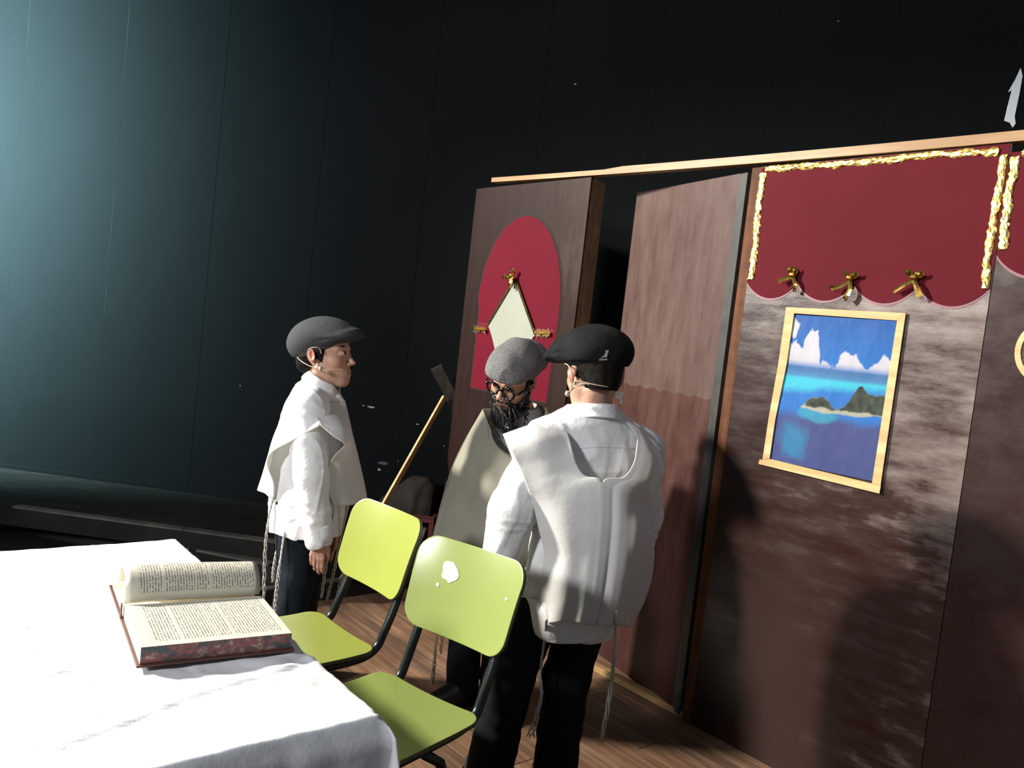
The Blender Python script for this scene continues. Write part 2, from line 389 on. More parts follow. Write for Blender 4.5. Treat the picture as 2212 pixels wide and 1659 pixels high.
        for ax in range(3):
            sl0 = [slice(None)]*3; sl1 = [slice(None)]*3; sl0[ax] = slice(0, -1); sl1[ax] = slice(1, None)
            E = np.argwhere(ins[tuple(sl0)] != ins[tuple(sl1)])
            o1, o2 = [(1, 2), (2, 0), (0, 1)][ax]
            E = E[(E[:, o1] > 0) & (E[:, o2] > 0)]
            d1 = np.zeros(3, int); d1[o1] = 1; d2 = np.zeros(3, int); d2[o2] = 1
            q = [idx[tuple((E-a).T)] for a in (d1+d2, d2, np.zeros(3, int), d1)]
            q = np.stack(q, 1); fl = ins[tuple(E.T)]
            q = np.where(fl[:, None], q, q[:, ::-1]); F.append(q)
        F = np.vstack(F); F = F[(F >= 0).all(1)]
        return P, F
def hit(o, px, py, off=.0):
    """first point of object o along the sight line through a picture position"""
    me = o.data; mw = np.array(o.matrix_world)
    if 'bvh' not in HITS or HITS['o'] is not o:
        HITS['o'] = o; HITS['bvh'] = BVHTree.FromPolygons([v.co for v in me.vertices], [p.vertices for p in me.polygons])
    d = ray(px, py); d = d/np.linalg.norm(d)
    base = Vector(CAM) - Vector(o.location if o.parent is None else (np.array(o.parent.location)+np.array(o.location)))
    h = HITS['bvh'].ray_cast(base, Vector(d))
    if h[0] is None: return None
    return np.array(h[0]-base+Vector(CAM)) - d*off
HITS = {}
def unit(v): v = np.asarray(v, float); return v/np.linalg.norm(v)
def frame(f, up=(0, 0, 1)):
    f = unit(f); l = unit(np.cross(up, f)); u = np.cross(f, l); return np.stack([f, l, u], 1)

# ================================================================== THE SETTING
wdir = np.array([.645, -.764, 0]); ndir = np.array([-.764, -.645, 0]); O = np.array([1.994, 1.684, 0]); RZ = math.atan2(-.764, .645)
# floor: individual boards running parallel to the painted set
floor = structure(empty('floor', (O[0], O[1], 0), RZ))
PW = .118
plank_me = {}
def plank_mesh(length, kind):
    key = (round(length, 2), kind)
    if key not in plank_me:
        o = MB().box((0, 0, -.03), (length, PW-.0012, 0), .0005).build('plank', MAT['plank'][kind]); plank_me[key] = o.data
        bpy.data.objects.remove(o)
    return plank_me[key]
k = 0
for r in range(-6, 33):                                    # local y = away from the set is negative
    y = -.35+.02 - (r-3)*PW
    xs = -4.0 + (r*37 % 11)*.17 - 1.2
    # the boards stop at the dark platform's edge (local x = -3.665)
    x = -3.665
    first = 1.1+(r*29 % 13)*.13
    while x < 1.2:
        ln = min(first if x < -3.6 else 2.1, 1.3-x)
        if ln > .15:
            o = bpy.data.objects.new('plank', plank_mesh(ln-.003, (r*7+k) % 3)); col.objects.link(o)
            o.parent = floor; o.location = (x, y-PW, 0)
            k += 1
        x += ln
# dark raised platform and its two steps at the foot of the black wall
def poly_slab(name, pts, z0, z1, mat, parent=None):
    n = len(pts); v = [(x, y, z0) for x, y in pts]+[(x, y, z1) for x, y in pts]
    f = [tuple(range(n-1, -1, -1)), tuple(range(n, 2*n))]+[(i, (i+1) % n, n+(i+1) % n, n+i) for i in range(n)]
    return mesh_np(name, np.array(v), f, mat, parent, False)
ed = np.array([.759, .651])
E0 = np.array([-.844, 3.944])
plat = structure(empty('floor_platform'))
pl = poly_slab('platform_deck', [tuple(E0-ed*3.2), tuple(E0+ed*1.35), (.18, 5.6), (-6.0, 5.6), (-6.0, 1.86)], 0.0, .085, MAT['black_step'], plat)
a0, a1 = E0-ed*3.2, E0+ed*1.35; nv_ = np.array([ed[1], -ed[0]])
poly_slab('edge_strip', [tuple(a0+nv_*.003), tuple(a1+nv_*.003), tuple(a1-nv_*.035), tuple(a0-nv_*.035)], .0855, .094, MAT['step_nosing'], plat)
def step(name, p, q, z0, z1, ext, noselen, parent):
    p, q = np.array(p), np.array(q); d = unit(np.r_[q-p, 0])[:2]; p = p-d*ext; q = q+d*.5
    back = 5.6; nE = np.array([-ed[1], ed[0]]); e_ = E0+nE*.05
    q = p+d*(((e_-p)@nE)/(d@nE)); u_ = (back-q[1])/ed[1]
    poly_slab(name, [tuple(p), tuple(q), tuple(q+ed*u_), (p[0], back)], z0, z1, MAT['black_step'], parent)
    return p, q, d
A2 = [onz(440, 1190, .18)[:2], onz(600, 1222, .18)[:2]]; A1 = [onz(20, 1092, .27)[:2], onz(560, 1165, .27)[:2]]
p, q, d = step('lower_step', A2[0], A2[1], .086, .17, 3.2, 1, plat); nn = np.array([-d[1], d[0]])
for i, (s0, s1) in enumerate(((2.75, 3.12), (3.16, 3.56))):
    poly_slab('nosing', [tuple(p+d*s0-nn*.004), tuple(p+d*s1-nn*.004), tuple(p+d*s1+nn*.05), tuple(p+d*s0+nn*.05)], .1705, .18, MAT['step_nosing'], plat)
p, q, d = step('upper_step', A1[0], A1[1], .171, .26, 2.0, 1, plat); nn = np.array([-d[1], d[0]])
for i, (s0, s1) in enumerate(((2.02, 2.9), (2.905, 3.5))):
    poly_slab('nosing', [tuple(p+d*s0-nn*.004), tuple(p+d*s1-nn*.004), tuple(p+d*s1+nn*.045), tuple(p+d*s0+nn*.045)], .2605, .27, MAT['step_nosing'], plat)
# black back wall of tall panels
wb0, wb1 = onz(0, 1005, .27)[:2], onz(560, 1080, .27)[:2]
wd = unit(np.r_[wb1-wb0, 0]); WRZ = math.atan2(wd[1], wd[0])
def wall_x(px, py):                                        # distance along the black wall
    r_ = ray(px, py); n_ = np.array([-wd[1], wd[0], 0]); t = ((np.r_[wb0, 0]-CAM)@n_)/(r_@n_); P = CAM+r_*t
    return float((P-np.r_[wb0, 0])@wd), float(P[2])
wall = structure(empty('wall_back', (wb0[0], wb0[1], 0), WRZ))
s1, s2 = wall_x(45, 280)[0], wall_x(253, 350)[0]; pw = s2-s1
def wall_panel_mesh():
    o = MB().box((.0004, 0, 0), (pw-.0004, .02, 5.2)).build('wall_panel', MAT['black_wall'])
    b = o.modifiers.new('b', 'BEVEL'); b.width = .0016; b.segments = 2
    return o
wp0 = wall_panel_mesh(); wp0.parent = wall; wp0.location = (s1-3*pw, 0, .0)
for i in range(-2, 12):
    o = wp0.copy(); col.objects.link(o); o.parent = wall; o.location = (s1+i*pw, -.003*min(max(i+1, 0), 2), 0)
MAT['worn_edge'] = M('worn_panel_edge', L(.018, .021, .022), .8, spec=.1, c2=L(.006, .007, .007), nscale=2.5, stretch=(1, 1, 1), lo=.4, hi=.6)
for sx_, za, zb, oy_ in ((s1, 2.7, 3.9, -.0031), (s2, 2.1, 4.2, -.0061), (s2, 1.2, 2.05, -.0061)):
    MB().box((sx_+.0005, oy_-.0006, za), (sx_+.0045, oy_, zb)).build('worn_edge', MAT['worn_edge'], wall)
structure(MB().box((s1-3*pw, .022, 0), (s1+12*pw, .05, 5.2)).build('wall_back_boarding', MAT['black_wall'], None, loc=(wb0[0], wb0[1], 0), rz=WRZ))
# skirting board at the foot of the black wall
bz = wall_x(300, 1010)
base = structure(MB().box((s1-3*pw, -.012, .2605), (s2+2.6, -.0065, .285), .002).build('baseboard_back', MAT['black_wall'], None, loc=(wb0[0], wb0[1], 0), rz=WRZ))
def wall_blob(px, py, w_, h_, seed, mat, name, thick=.003, rot=0.0, n=14):
    x, z = wall_x(px, py); r_ = np.random.default_rng(seed); poly = []
    for i in range(n):
        a = 2*math.pi*i/n; rr = r_.uniform(.65, 1.1); u, v = w_*rr*math.cos(a), h_*rr*math.sin(a)
        poly.append((x+u*math.cos(rot)-v*math.sin(rot), z+u*math.sin(rot)+v*math.cos(rot)))
    return MB().prism(poly, -thick-.006, -.0061).build(name, mat, wall)
MAT['patch_dull'] = M('scuffed_grey_patch', L(.075, .085, .095), .8)
wall_blob(270, 1053, .055, .022, 3, MAT['patch_dull'], 'peeled_patch')
for i, (px, py, a, b) in enumerate(((802, 879, .028, .006), (786, 876, .006, .004), (903, 916, .010, .004), (828, 1000, .030, .013), (820, 1014, .010, .008), (960, 963, .004, .004), (1243, 183, .007, .004), (1810, 47, .004, .004), (520, 833, .003, .004), (860, 996, .004, .003))):
    wall_blob(px, py, a, b, 20+i, MAT['chip'] if i not in (3,) else MAT['patch_dull'], 'paint_chip', n=9)
# the tall white brush stroke painted on the black wall
x, z = wall_x(2188, 210)
stroke = [(2203, 148), (2207, 165), (2200, 205), (2190, 252), (2192, 268), (2186, 276), (2180, 266), (2168, 262), (2174, 235), (2184, 196), (2176, 200), (2192, 172)]
poly = [wall_x(*q) for q in stroke]
MB().prism(poly[::-1], -.009, -.0061).build('painted_stroke', MAT['white_paint'], wall)

# ================================================================== THE PAINTED SET (local: x along it, -y towards the stage, z up)
def set_thing(name, label, cat, t=0, group=None):
    o = empty(name, tuple(O+wdir*t), RZ); tag(o, label, cat, group); return o
T0 = -3.555
fl = set_thing('stage_flat', 'dark brown painted stage flat with a crimson arch, left of the open door', 'stage flat', T0)
W1 = .85
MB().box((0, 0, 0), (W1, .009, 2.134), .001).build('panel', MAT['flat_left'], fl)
MB().box((W1-.045, .0095, 0), (W1-.0005, .095, 2.132), .002).build('stile', MAT['tan_stile'], fl)['label'] = 'bare tan timber edge of the flat'
MB().box((0.0005, .0095, 0), (.045, .095, 2.132), .002).build('stile', MAT['tan_stile'], fl)
MB().box((.046, .0095, 2.08), (W1-.046, .095, 2.132), .002).build('rail', MAT['tan_stile'], fl)
MB().box((.046, .0095, .0), (W1-.046, .095, .06), .002).build('rail', MAT['tan_stile'], fl)
def arch_pts(x0, x1, zb, zs, zt, n=26):
    pts = [(x0, zb), (x1, zb), (x1+.02, zs)]
    cx = (x0+x1)/2; hw = (x1-x0)/2+.02
    for i in range(1, n):
        a = math.pi*i/n; pts.append((cx+hw*math.cos(a), zs+(zt-zs)*math.sin(a)**.92))
    pts.append((x0-.0, zs)); return pts
ar = arch_pts(-3.415-T0, -2.83-T0, 1.10, 1.50, 1.975)
MB().prism([(a+(a-.43)*.025, z+(z-1.45)*.018) for a, z in ar], -.0015, -.0002).build('arch_outline', MAT['grey_line'], fl)
MB().prism(ar, -.0032, -.0016).build('arch', MAT['crimson_arch'], fl)
MB().box((-3.42-T0+.01, -.0042, 1.432), (-2.82-T0-.01, -.0033, 1.4335)).build('paper_seam', MAT['pink_line'], fl)
# white paper kite
kt = [(1114, 606), (1157, 723)]
def wtz(px, py):
    r_ = ray(px, py); s_ = -2.61/(ndir@r_); P = CAM+r_*s_; return float(P@wdir), float(P[2])
def curve2(a, c, b, n=8):
    return [((1-t)**2*a[0]+2*t*(1-t)*c[0]+t*t*b[0], (1-t)**2*a[1]+2*t*(1-t)*c[1]+t*t*b[1]) for t in np.linspace(0, 1, n)]
top, lf, rt, bt = (-3.142, 1.655), (-3.315, 1.425), (-2.955, 1.405), (-3.165, 1.12)
kpoly = [top]+curve2(lf, (-3.235, 1.33), bt)+curve2(bt, (-3.06, 1.27), rt)
kite = set_thing('paper_kite', 'white paper kite with gold-brown ribbon edging on the crimson arch', 'kite', -3.14)
MB().prism([(a+3.14, z) for a, z in kpoly], -.0105, -.0045).build('sheet', MAT['white_card'], kite)
def strip(name, pts, w_, y0, y1, mat, parent, off):
    pts = [np.array(q) for q in pts]; left, right = [], []
    for i, q in enumerate(pts):
        t = unit(pts[min(i+1, len(pts)-1)]-pts[max(i-1, 0)]); nn = np.array([-t[1], t[0]])*w_/2; left.append(q+nn); right.append(q-nn)
    v = []; f = []
    for i in range(len(pts)):
        for q, y in ((left[i], y0), (right[i], y0), (right[i], y1), (left[i], y1)): v.append((q[0]-off, y, q[1]))
    for i in range(len(pts)-1):
        for k in range(4): f.append((i*4+k, i*4+(k+1) % 4, i*4+4+(k+1) % 4, i*4+4+k))
    f += [(3, 2, 1, 0), tuple((len(pts)-1)*4+k for k in range(4))]
    return MB().add(v, f).build(name, mat, parent)
strip('ribbon_edging', [(lf[0]-.004, lf[1]+.005), (top[0]-.006, top[1]+.006)], .013, -.0145, -.0107, MAT['ribbon_dark'], kite, -3.14)
strip('ribbon_edging', [(top[0]+.006, top[1]+.006), (rt[0]+.005, rt[1]+.005)], .013, -.0145, -.0107, MAT['ribbon_dark'], kite, -3.14)
# tinsel tufts
def tinsel(t0, t1, z0, z1, label, seed):
    o = set_thing('tinsel_tuft', label, 'tinsel', (t0+t1)/2, 'gold tinsel beside the kite'); r_ = random.Random(seed); mb = MB()
    c = (t0+t1)/2; n = 150
    for i in range(n):
        u = i/n; x0 = t0+(t1-t0)*u-c; zz = z0+(z1-z0)*u; a = r_.uniform(0, 6.28); ln = r_.uniform(.012, .028)
        d = np.array([r_.uniform(-.7, .7), -abs(math.sin(a))*.8, math.cos(a)]); p0 = np.array([x0, -.012, zz]); p1 = p0+d*ln
        s_ = np.array([.0014, 0, .0009]); q = p0+d*ln*.5+np.array([r_.uniform(-.003, .003), -.002, .002])
        mb.add([p0-s_, p0+s_, q+s_, q-s_, p1], [(0, 1, 2, 3), (3, 2, 4)])
    mb.tube([(t0-c, -.012, z0), (0, -.013, (z0+z1)/2), (t1-c, -.012, z1)], .0012, 5)
    mb.build('strands', MAT['tinsel'], o)['kind'] = 'stuff'
tinsel(-3.425, -3.325, 1.400, 1.404, 'gold tinsel tuft at the left corner of the white paper kite', 1)
tinsel(-2.945, -2.842, 1.414, 1.421, 'gold tinsel tuft at the right corner of the white paper kite', 2)

# door, opened inwards, hinged on the stud of the next flat
hx = np.array([.782, 3.118, 0]); dv = unit(np.array([-.31, .645, 0])); DW = .735
door = empty('stage_door', tuple(hx), math.atan2(-dv[1], -dv[0])); tag(door, 'open stage door, pinkish above and red-brown below, with bare paint strokes', 'door')
# local x runs from far edge (-DW) to hinge (0); face towards the stage is -y
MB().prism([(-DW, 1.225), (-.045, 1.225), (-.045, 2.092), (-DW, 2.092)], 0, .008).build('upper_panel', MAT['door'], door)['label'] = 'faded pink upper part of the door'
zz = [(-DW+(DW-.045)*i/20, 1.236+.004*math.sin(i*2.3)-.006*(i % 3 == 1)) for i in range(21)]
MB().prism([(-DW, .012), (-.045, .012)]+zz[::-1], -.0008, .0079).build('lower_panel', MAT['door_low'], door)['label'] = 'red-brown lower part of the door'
MB().box((-.044, -.001, .012), (0, .035, 2.092), .002).build('hinge_stile', MAT['grey_edge'], door)['label'] = 'grey painted edge strip'
MB().box((-DW, .0085, .012), (-DW+.04, .035, 2.085), .002).build('stile', MAT['grey_edge'], door)
MB().box((-DW+.041, .0085, 2.03), (-.045, .035, 2.085), .002).build('rail', MAT['tan_stile'], door)
MB().box((-DW+.041, .0085, .012), (-.045, .035, .08), .002).build('rail', MAT['tan_stile'], door)
cr = [(-.06, .055), (-.02, .04), (.06, .05), (.05, -.0), (.06, -.05), (.02, -.055), (.015, -.015), (-.055, -.02)]
# grey paint blot beside the boy's neck
def onplane(px, py, P0, N): r_ = ray(px, py); return CAM+r_*(((P0-CAM)@N)/(r_@N))
dn = np.array([-dv[1], dv[0], 0]); dn = dn if dn[1] < 0 else -dn
bl = onplane(1338, 858, hx, dn); bx = -(bl-hx)@dv
MB().prism([(bx+a*.55, bl[2]+b*.55) for a, b in cr][::-1], -.0016, -.0004).build('paint_blot', MAT['grey_edge'], door)['label'] = 'grey paint blot'

# flat with valance and poster
T1 = -1.862
f2 = set_thing('stage_flat', 'mauve and brown painted stage flat with scalloped crimson top, behind the poster', 'stage flat', T1)
MB().box((0, .0, 0), (.040, .09, 2.107), .002).build('stud', MAT['stud'], f2)['label'] = 'orange-stained timber stud on the hinge side'
X1 = -.9875-T1
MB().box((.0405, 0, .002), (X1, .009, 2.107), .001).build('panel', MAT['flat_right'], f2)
MB().box((X1-.05, .0095, 0), (X1, .09, 2.08), .002).build('stile', MAT['tan_stile'], f2)
MB().box((.041, .0095, 2.02), (X1-.051, .09, 2.08), .002).build('rail', MAT['tan_stile'], f2)
def scallop(t0, t1, zpk, sag, ztop, first, span, n=140, dz=0.0):
    low = []
    for i in range(n+1):
        t = t0+(t1-t0)*i/n; u = ((t-first)/span) % 1.0
        low.append((t, zpk-sag*(1-(2*u-1)**2)**.85+dz))
    return low
low = scallop(-1.82, -.989, 1.688, .058, 2.08, -1.822, .2078)
MB().prism([(t-T1, z-.0085) for t, z in low]+[(-.989-T1, 2.06), (-1.82-T1, 2.06)], -.0013, -.0002).build('scallop_edging', MAT['pink_line'], f2)
MB().prism([(t-T1, z) for t, z in low]+[(-.989-T1, 2.105), (-1.82-T1, 2.105)], -.003, -.0014).build('valance', MAT['crimson'], f2)
# flat at the right edge
T2 = -.985
f3 = set_thing('stage_flat', 'brown painted stage flat at the right edge with a gold-edged crimson top', 'stage flat', T2)
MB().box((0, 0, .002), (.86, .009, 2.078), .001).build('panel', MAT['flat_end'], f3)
MB().box((0, .0095, 0), (.05, .09, 2.08), .002).build('stile', MAT['tan_stile'], f3)
MB().box((.81, .0095, 0), (.86, .09, 2.08), .002).build('stile', MAT['tan_stile'], f3)
MB().box((.051, .0095, 2.02), (.809, .09, 2.08), .002).build('rail', MAT['tan_stile'], f3)
low = [(t, z) for t, z in scallop(-.984, -.127, 1.785, .062, 2.08, -.984, .214)]
MB().prism([(t-T2, z-.0085) for t, z in low]+[(-.127-T2, 2.06), (.001, 2.06)], -.0013, -.0002).build('scallop_edging', MAT['pink_line'], f3)
MB().prism([(t-T2, z) for t, z in low]+[(-.127-T2, 2.08), (.001, 2.08)], -.003, -.0014).build('valance', MAT['crimson'], f3)
# long pine batten along the top (slightly bowed)
bat = set_thing('top_batten', 'long pale pine batten fixed along the top of the painted set', 'batten', -2.0)
n = 30; v = []; f = []
for i in range(n+1):
    t = -3.42+(3.42+.0)*i/n; bow = 2.113+.048*max(0, (-t-.95)/2.47)**1.5 - .02*max(0, (t+.95))
    z0 = bow-.004; hh = .030 if t > -2.6 else .022
    for y, zq in ((-.012, z0), (-.012, z0+hh), (.030, z0+hh), (.030, z0)): v.append((t+2.0, y, zq))
for i in range(n):
    for k in range(4): f.append((i*4+k, i*4+4+k, i*4+4+(k+1) % 4, i*4+(k+1) % 4))
f += [(0, 1, 2, 3), tuple(n*4+k for k in (3, 2, 1, 0))]
MB().add(v, f).build('batten', MAT['pine'], bat)
sill = set_thing('door_sill', 'pine sill batten lying on the floor across the doorway', 'batten', -2.3)
MB().box((-.40, .005, .001), (.435, .048, .026), .003).build('sill_board', MAT['pine'], sill)

# crumpled gold foil strips
def foil(name, label, p, q, width, seed, depth=.006):
    p, q = np.array(p), np.array(q); d = unit(q-p); nn = np.array([-d[1], d[0]]); ln = np.linalg.norm(q-p)
    c = (p+q)/2; o = set_thing(name, label, 'foil trim', c[0], 'gold foil trims on the valances'); o.location = tuple(O+wdir*c[0]+np.array([0, 0, c[1]]))
    nu = 7; nv_ = max(8, int(ln/.008)); r_ = np.random.default_rng(seed)
    G = np.zeros((nv_, nu, 3)); wob = np.cumsum(r_.normal(0, .0012, nv_)); wob -= np.linspace(wob[0], wob[-1], nv_)
    for i in range(nv_):
        for j in range(nu):
            u = j/(nu-1)-.5; s_ = (i/(nv_-1)-.5)*ln; ww = width*(1+.12*math.sin(i*.5+seed)+.08*r_.normal())
            P = d*s_+nn*(u*ww+wob[i]); hgt = depth*(1-4*u*u)**.5+r_.normal(0, .0009)
            G[i, j] = (P[0]+r_.normal(0, .0012), -.0035-max(.001, hgt), P[1]+r_.normal(0, .0012))
    A = G.reshape(-1, 3); B = A.copy(); B[:, 1] = -.0032
    N_ = nv_*nu; rim = np.array([i for i in range(nu)]+[i*nu+nu-1 for i in range(1, nv_)]+[(nv_-1)*nu+j for j in range(nu-2, -1, -1)]+[i*nu for i in range(nv_-2, 0, -1)])
    r2 = np.roll(rim, -1)
    F = np.vstack([grid_faces(nv_, nu), grid_faces(nv_, nu, True)+N_, np.stack([r2, rim, rim+N_, r2+N_], 1)])
    mesh_np('foil', np.vstack([A, B]), F, MAT['gold'], o, False)
foil('foil_trim', 'blazing gold foil strip down the left side of the large crimson valance', (-1.807, 1.695), (-1.812, 2.082), .026, 3)
foil('foil_trim', 'gold foil strip along the top of the large crimson valance', (-1.80, 2.094), (-1.018, 2.086), .022, 4)
foil('foil_trim', 'gold foil strip down the right side of the large crimson valance', (-1.003, 1.686), (-1.001, 2.074), .022, 5)
foil('foil_trim', 'gold foil strip on the outermost flat, beside the panel joint', (-.970, 1.80), (-.972, 2.066), .024, 6)
foil('foil_trim', 'gold foil strip along the top of the flat at the right edge', (-.955, 2.075), (-.30, 2.07), .02, 7)

# ribbon bows
def bow(t, z, label, spec, group='gold ribbon bows', off=0):
    o = set_thing('ribbon_bow', label, 'bow', t, group); o.location = tuple(O+wdir*t+ndir*off+np.array([0, 0, z]))
    def rib(name, pts, w0, w1):
        P = np.array(smooth_path(pts, 9)); G = []
        for i, p in enumerate(P):
            tt = unit(P[min(i+1, 8)]-P[max(i-1, 0)]); side = unit(np.cross(tt, (0, -1, 0.15))); w_ = w0+(w1-w0)*i/8
            G.append([p-side*w_/2, p+np.array([0, -.0025, 0]), p+side*w_/2])
        sheet(name, np.array(G), MAT['ribbon'], o, .0012, False)
    for kind, pts, w0, w1 in spec: rib(kind, [np.array([a, -.006-y, c]) for a, y, c in pts], w0, w1)
    mb = MB(); mb.tube([(-.009, -.014, 0), (-.003, -.02, .001), (.004, -.02, 0), (.009, -.014, -.001)], [.006, .010, .010, .006], 7); mb.build('knot', MAT['ribbon'], o)
loopL = ('loop', [(0, .01, 0), (-.012, .022, .014), (-.022, .02, .022), (-.020, .008, .014), (-.002, .006, .002)], .012, .012)
loopR = ('loop', [(0, .01, 0), (.012, .024, .012), (.026, .020, .014), (.022, .008, .006), (.002, .006, .002)], .012, .012)
bow(-1.627, 1.712, 'gold ribbon bow on the first scallop point from the door', [
    ('loop', [(0, .01, 0), (-.008, .024, .016), (-.012, .02, .028), (-.004, .01, .02), (0, .006, .004)], .013, .013),
    ('loop', [(0, .01, 0), (.006, .022, .016), (.010, .018, .024), (.012, .008, .012), (.002, .006, .002)], .011, .011),
    ('tail', [(0, .012, -.004), (-.02, .018, -.012), (-.046, .022, -.024)], .012, .017),
    ('tail', [(0, .012, -.004), (.014, .018, -.022), (.020, .020, -.040), (.017, .014, -.058)], .013, .014)])
bow(-1.415, 1.706, 'gold ribbon bow on the middle scallop point, with a curled-up tail', [loopL, loopR,
    ('tail', [(0, .012, -.006), (-.022, .016, -.026), (-.048, .024, -.036), (-.052, .03, -.03)], .012, .016),
    ('tail', [(0, .012, -.006), (.010, .02, -.034), (.004, .024, -.060), (-.004, .02, -.072)], .013, .019)])
bow(-1.205, 1.712, 'gold ribbon bow on the scallop point above the right corner of the poster', [
    ('loop', [(0, .01, 0), (-.014, .024, .018), (-.026, .018, .020), (-.016, .008, .008), (-.002, .006, .002)], .013, .013), loopR,
    ('tail', [(0, .012, -.006), (-.024, .018, -.024), (-.056, .016, -.046)], .013, .013),
    ('tail', [(0, .012, -.006), (.014, .02, -.028), (.030, .022, -.060)], .012, .019)])
bow(-3.150, 1.680, off=.012, label= 'gold ribbon bow on the tip of the white paper kite', spec=[
    ('loop', [(0, .01, 0), (-.004, .024, .018), (.006, .02, .030), (.016, .012, .022), (.004, .006, .004)], .013, .013),
    ('loop', [(0, .01, -.004), (-.02, .026, -.004), (-.03, .02, -.010), (-.018, .008, -.012), (0, .006, -.006)], .016, .016),
    ('tail', [(-.006, .012, -.006), (-.034, .02, -.004), (-.055, .022, -.004), (-.060, .016, -.014)], .015, .014),
    ('tail', [(.004, .012, -.006), (.012, .018, -.03), (.010, .02, -.06)], .013, .012),
    ('tail', [(-.002, .012, -.012), (-.002, .018, -.034), (-.002, .016, -.05)], .02, .02)])

# seaside poster in thin wooden strips
pt0, pt1, pz0, pz1 = -1.655, -1.219, 1.036, 1.598
pc = (pt0+pt1)/2
post = set_thing('seaside_poster', 'poster of a wooded island in a blue lagoon, framed with pale wood strips', 'poster', pc); post.location = tuple(O+wdir*pc)
NX, NZ = 150, 200
uu, vv = np.meshgrid(np.linspace(0, 1, NX), np.linspace(0, 1, NZ), indexing='xy')
def fbm(x, y, sd, oc=5):
    o_ = 0; r_ = np.random.default_rng(sd)
    for k in range(oc):
        f_ = 2**k; a_, b_, c_, d_ = r_.uniform(0, 6.28, 4); th = r_.uniform(0, 3.14); X = x*math.cos(th)-y*math.sin(th); Y = x*math.sin(th)+y*math.cos(th)
        o_ = o_+np.sin(X*f_+a_+1.3*np.sin(Y*f_*.9+b_))*np.cos(Y*f_+c_+1.1*np.sin(X*f_*.8+d_))/f_
    return o_
def lerp(a, b, t): t = np.clip(t, 0, 1)[..., None]; return np.array(a)*(1-t)+np.array(b)*t
sv = vv; C = lerp((.014, .20, .66), (.008, .12, .48), (sv-.7)/.3)                  # sky
C = lerp(C.mean((0, 1)), C.mean((0, 1)), sv*0) if False else C
cl = 1.5*(.55-np.abs(fbm(uu*13+vv*3, vv*11-uu*4, 3, 3)))+.9*(.5-np.abs(fbm(uu*27, vv*23+uu*9, 33, 3))); top_ = .70+.12*np.exp(-((uu-.10)/.13)**2)+.20*np.exp(-((uu-.27)/.075)**4)+.085*np.exp(-((uu-.60)/.07)**2)+.05*np.exp(-((uu-.70)/.06)**2)+.085*np.exp(-((uu-.96)/.08)**2)
cm = np.clip((top_+.024*cl-.01-vv)/.010, 0, 1)*np.clip((vv-.650)/.05, 0, 1)
cm = np.maximum(cm, np.clip((.055-np.hypot((uu-.06)*1.0, (vv-.91)*.8)+.012*cl)/.012, 0, 1))
C = lerp((0, 0, 0), (1, 1, 1), cm)*.0+C*(1-cm[..., None])+np.array((.78, .76, .84))*cm[..., None]*(.8+.2*np.clip((vv-.6)/.15, 0, 1))[..., None]
hz = np.clip((.668-vv)/.014, 0, 1); sea = lerp((.06, .20, .46), (.08, .34, .62), (.64-vv)/.05)
C = C*(1-hz[..., None])+sea*hz[..., None]
lg = np.clip((.597+.01*uu-vv)/.02, 0, 1); lag = lerp((.06, .66, .86), (.03, .22, .70), (.50+.06*np.clip(uu*2, 0, 1)+.03*fbm(uu*4, vv*7, 5)-vv)/.06)
C = C*(1-lg[..., None])+lag*lg[..., None]
dp = np.clip((.36+.03*fbm(uu*3, vv*4, 9)-vv)/.06+(uu-.75)*.25, 0, 1); C = lerp((0, 0, 0), (0, 0, 0), dp)*0+C*(1-dp[..., None])+np.array((.075, .10, .30))*dp[..., None]
tq = np.clip((.19-np.hypot((uu-.2), (vv-.16)*1.25)+.03*fbm(uu*16, vv*16, 12))/.10, 0, 1)*.75; C = C*(1-tq[..., None])+np.array((.03, .30, .55))*tq[..., None]
tq = np.clip((.17-np.hypot((uu-.40)*.75, (vv-.36)*2.6)+.02*fbm(uu*9, vv*9, 2))/.05, 0, 1)*.8; C = C*(1-tq[..., None])+np.array((.05, .42, .60))*tq[..., None]
sh = .352-.0*uu; hill = .40+.068*np.exp(-((uu-.41)/.13)**4)+.135*np.exp(-((uu-.90)/.24)**4)+.055*np.exp(-((uu-.77)/.06)**2)+.010*fbm(uu*22, vv*14, 8)
bm = np.clip((np.minimum(hill, 1)-vv)/.006, 0, 1)*np.clip((vv-(.365+.03*np.clip((uu-.5)*2, 0, 1)+.02*np.clip((.4-uu)*5, 0, 1)+.006*fbm(uu*14, vv*2, 4)))/.008, 0, 1)*np.clip((uu-.23)/.02, 0, 1)
C = C*(1-bm[..., None])+np.array((.55, .53, .42))*bm[..., None]
im = np.clip((hill-vv)/.006, 0, 1)*np.clip((vv-(.402+.010*fbm(uu*17, vv*3, 6)+.01*np.clip((uu-.6)*2, 0, 1)))/.01, 0, 1)*np.clip((uu-.27)/.02, 0, 1)
gcol = np.array((.050, .066, .048))+.03*fbm(uu*40, vv*40, 7)[..., None]*np.array((.8, 1, .7))
C = C*(1-im[..., None])+gcol*im[..., None]
C = np.clip(C*.5, 0.003, 1)
gx = (pt0-pc)+.028+(pt1-pt0-.056)*uu; gz = pz0+.024+(pz1-pz0-.046)*vv
gy = -.004-.0016*(fbm(uu*5, vv*3, 1)+.5*np.abs(fbm(uu*9+vv*5, vv*2, 2)))
G = np.stack([gx, gy, gz], -1); tint = np.concatenate([C, np.ones(C.shape[:2]+(1,))], -1).reshape(-1, 4)
mt, nt, bs = new_mat('poster_print'); a_ = nd(nt, 'ShaderNodeAttribute'); a_.attribute_name = 'tint'; nt.links.new(a_.outputs['Color'], bs.inputs['Base Color']); bs.inputs['Roughness'].default_value = .5; bs.inputs['Specular IOR Level'].default_value = .2
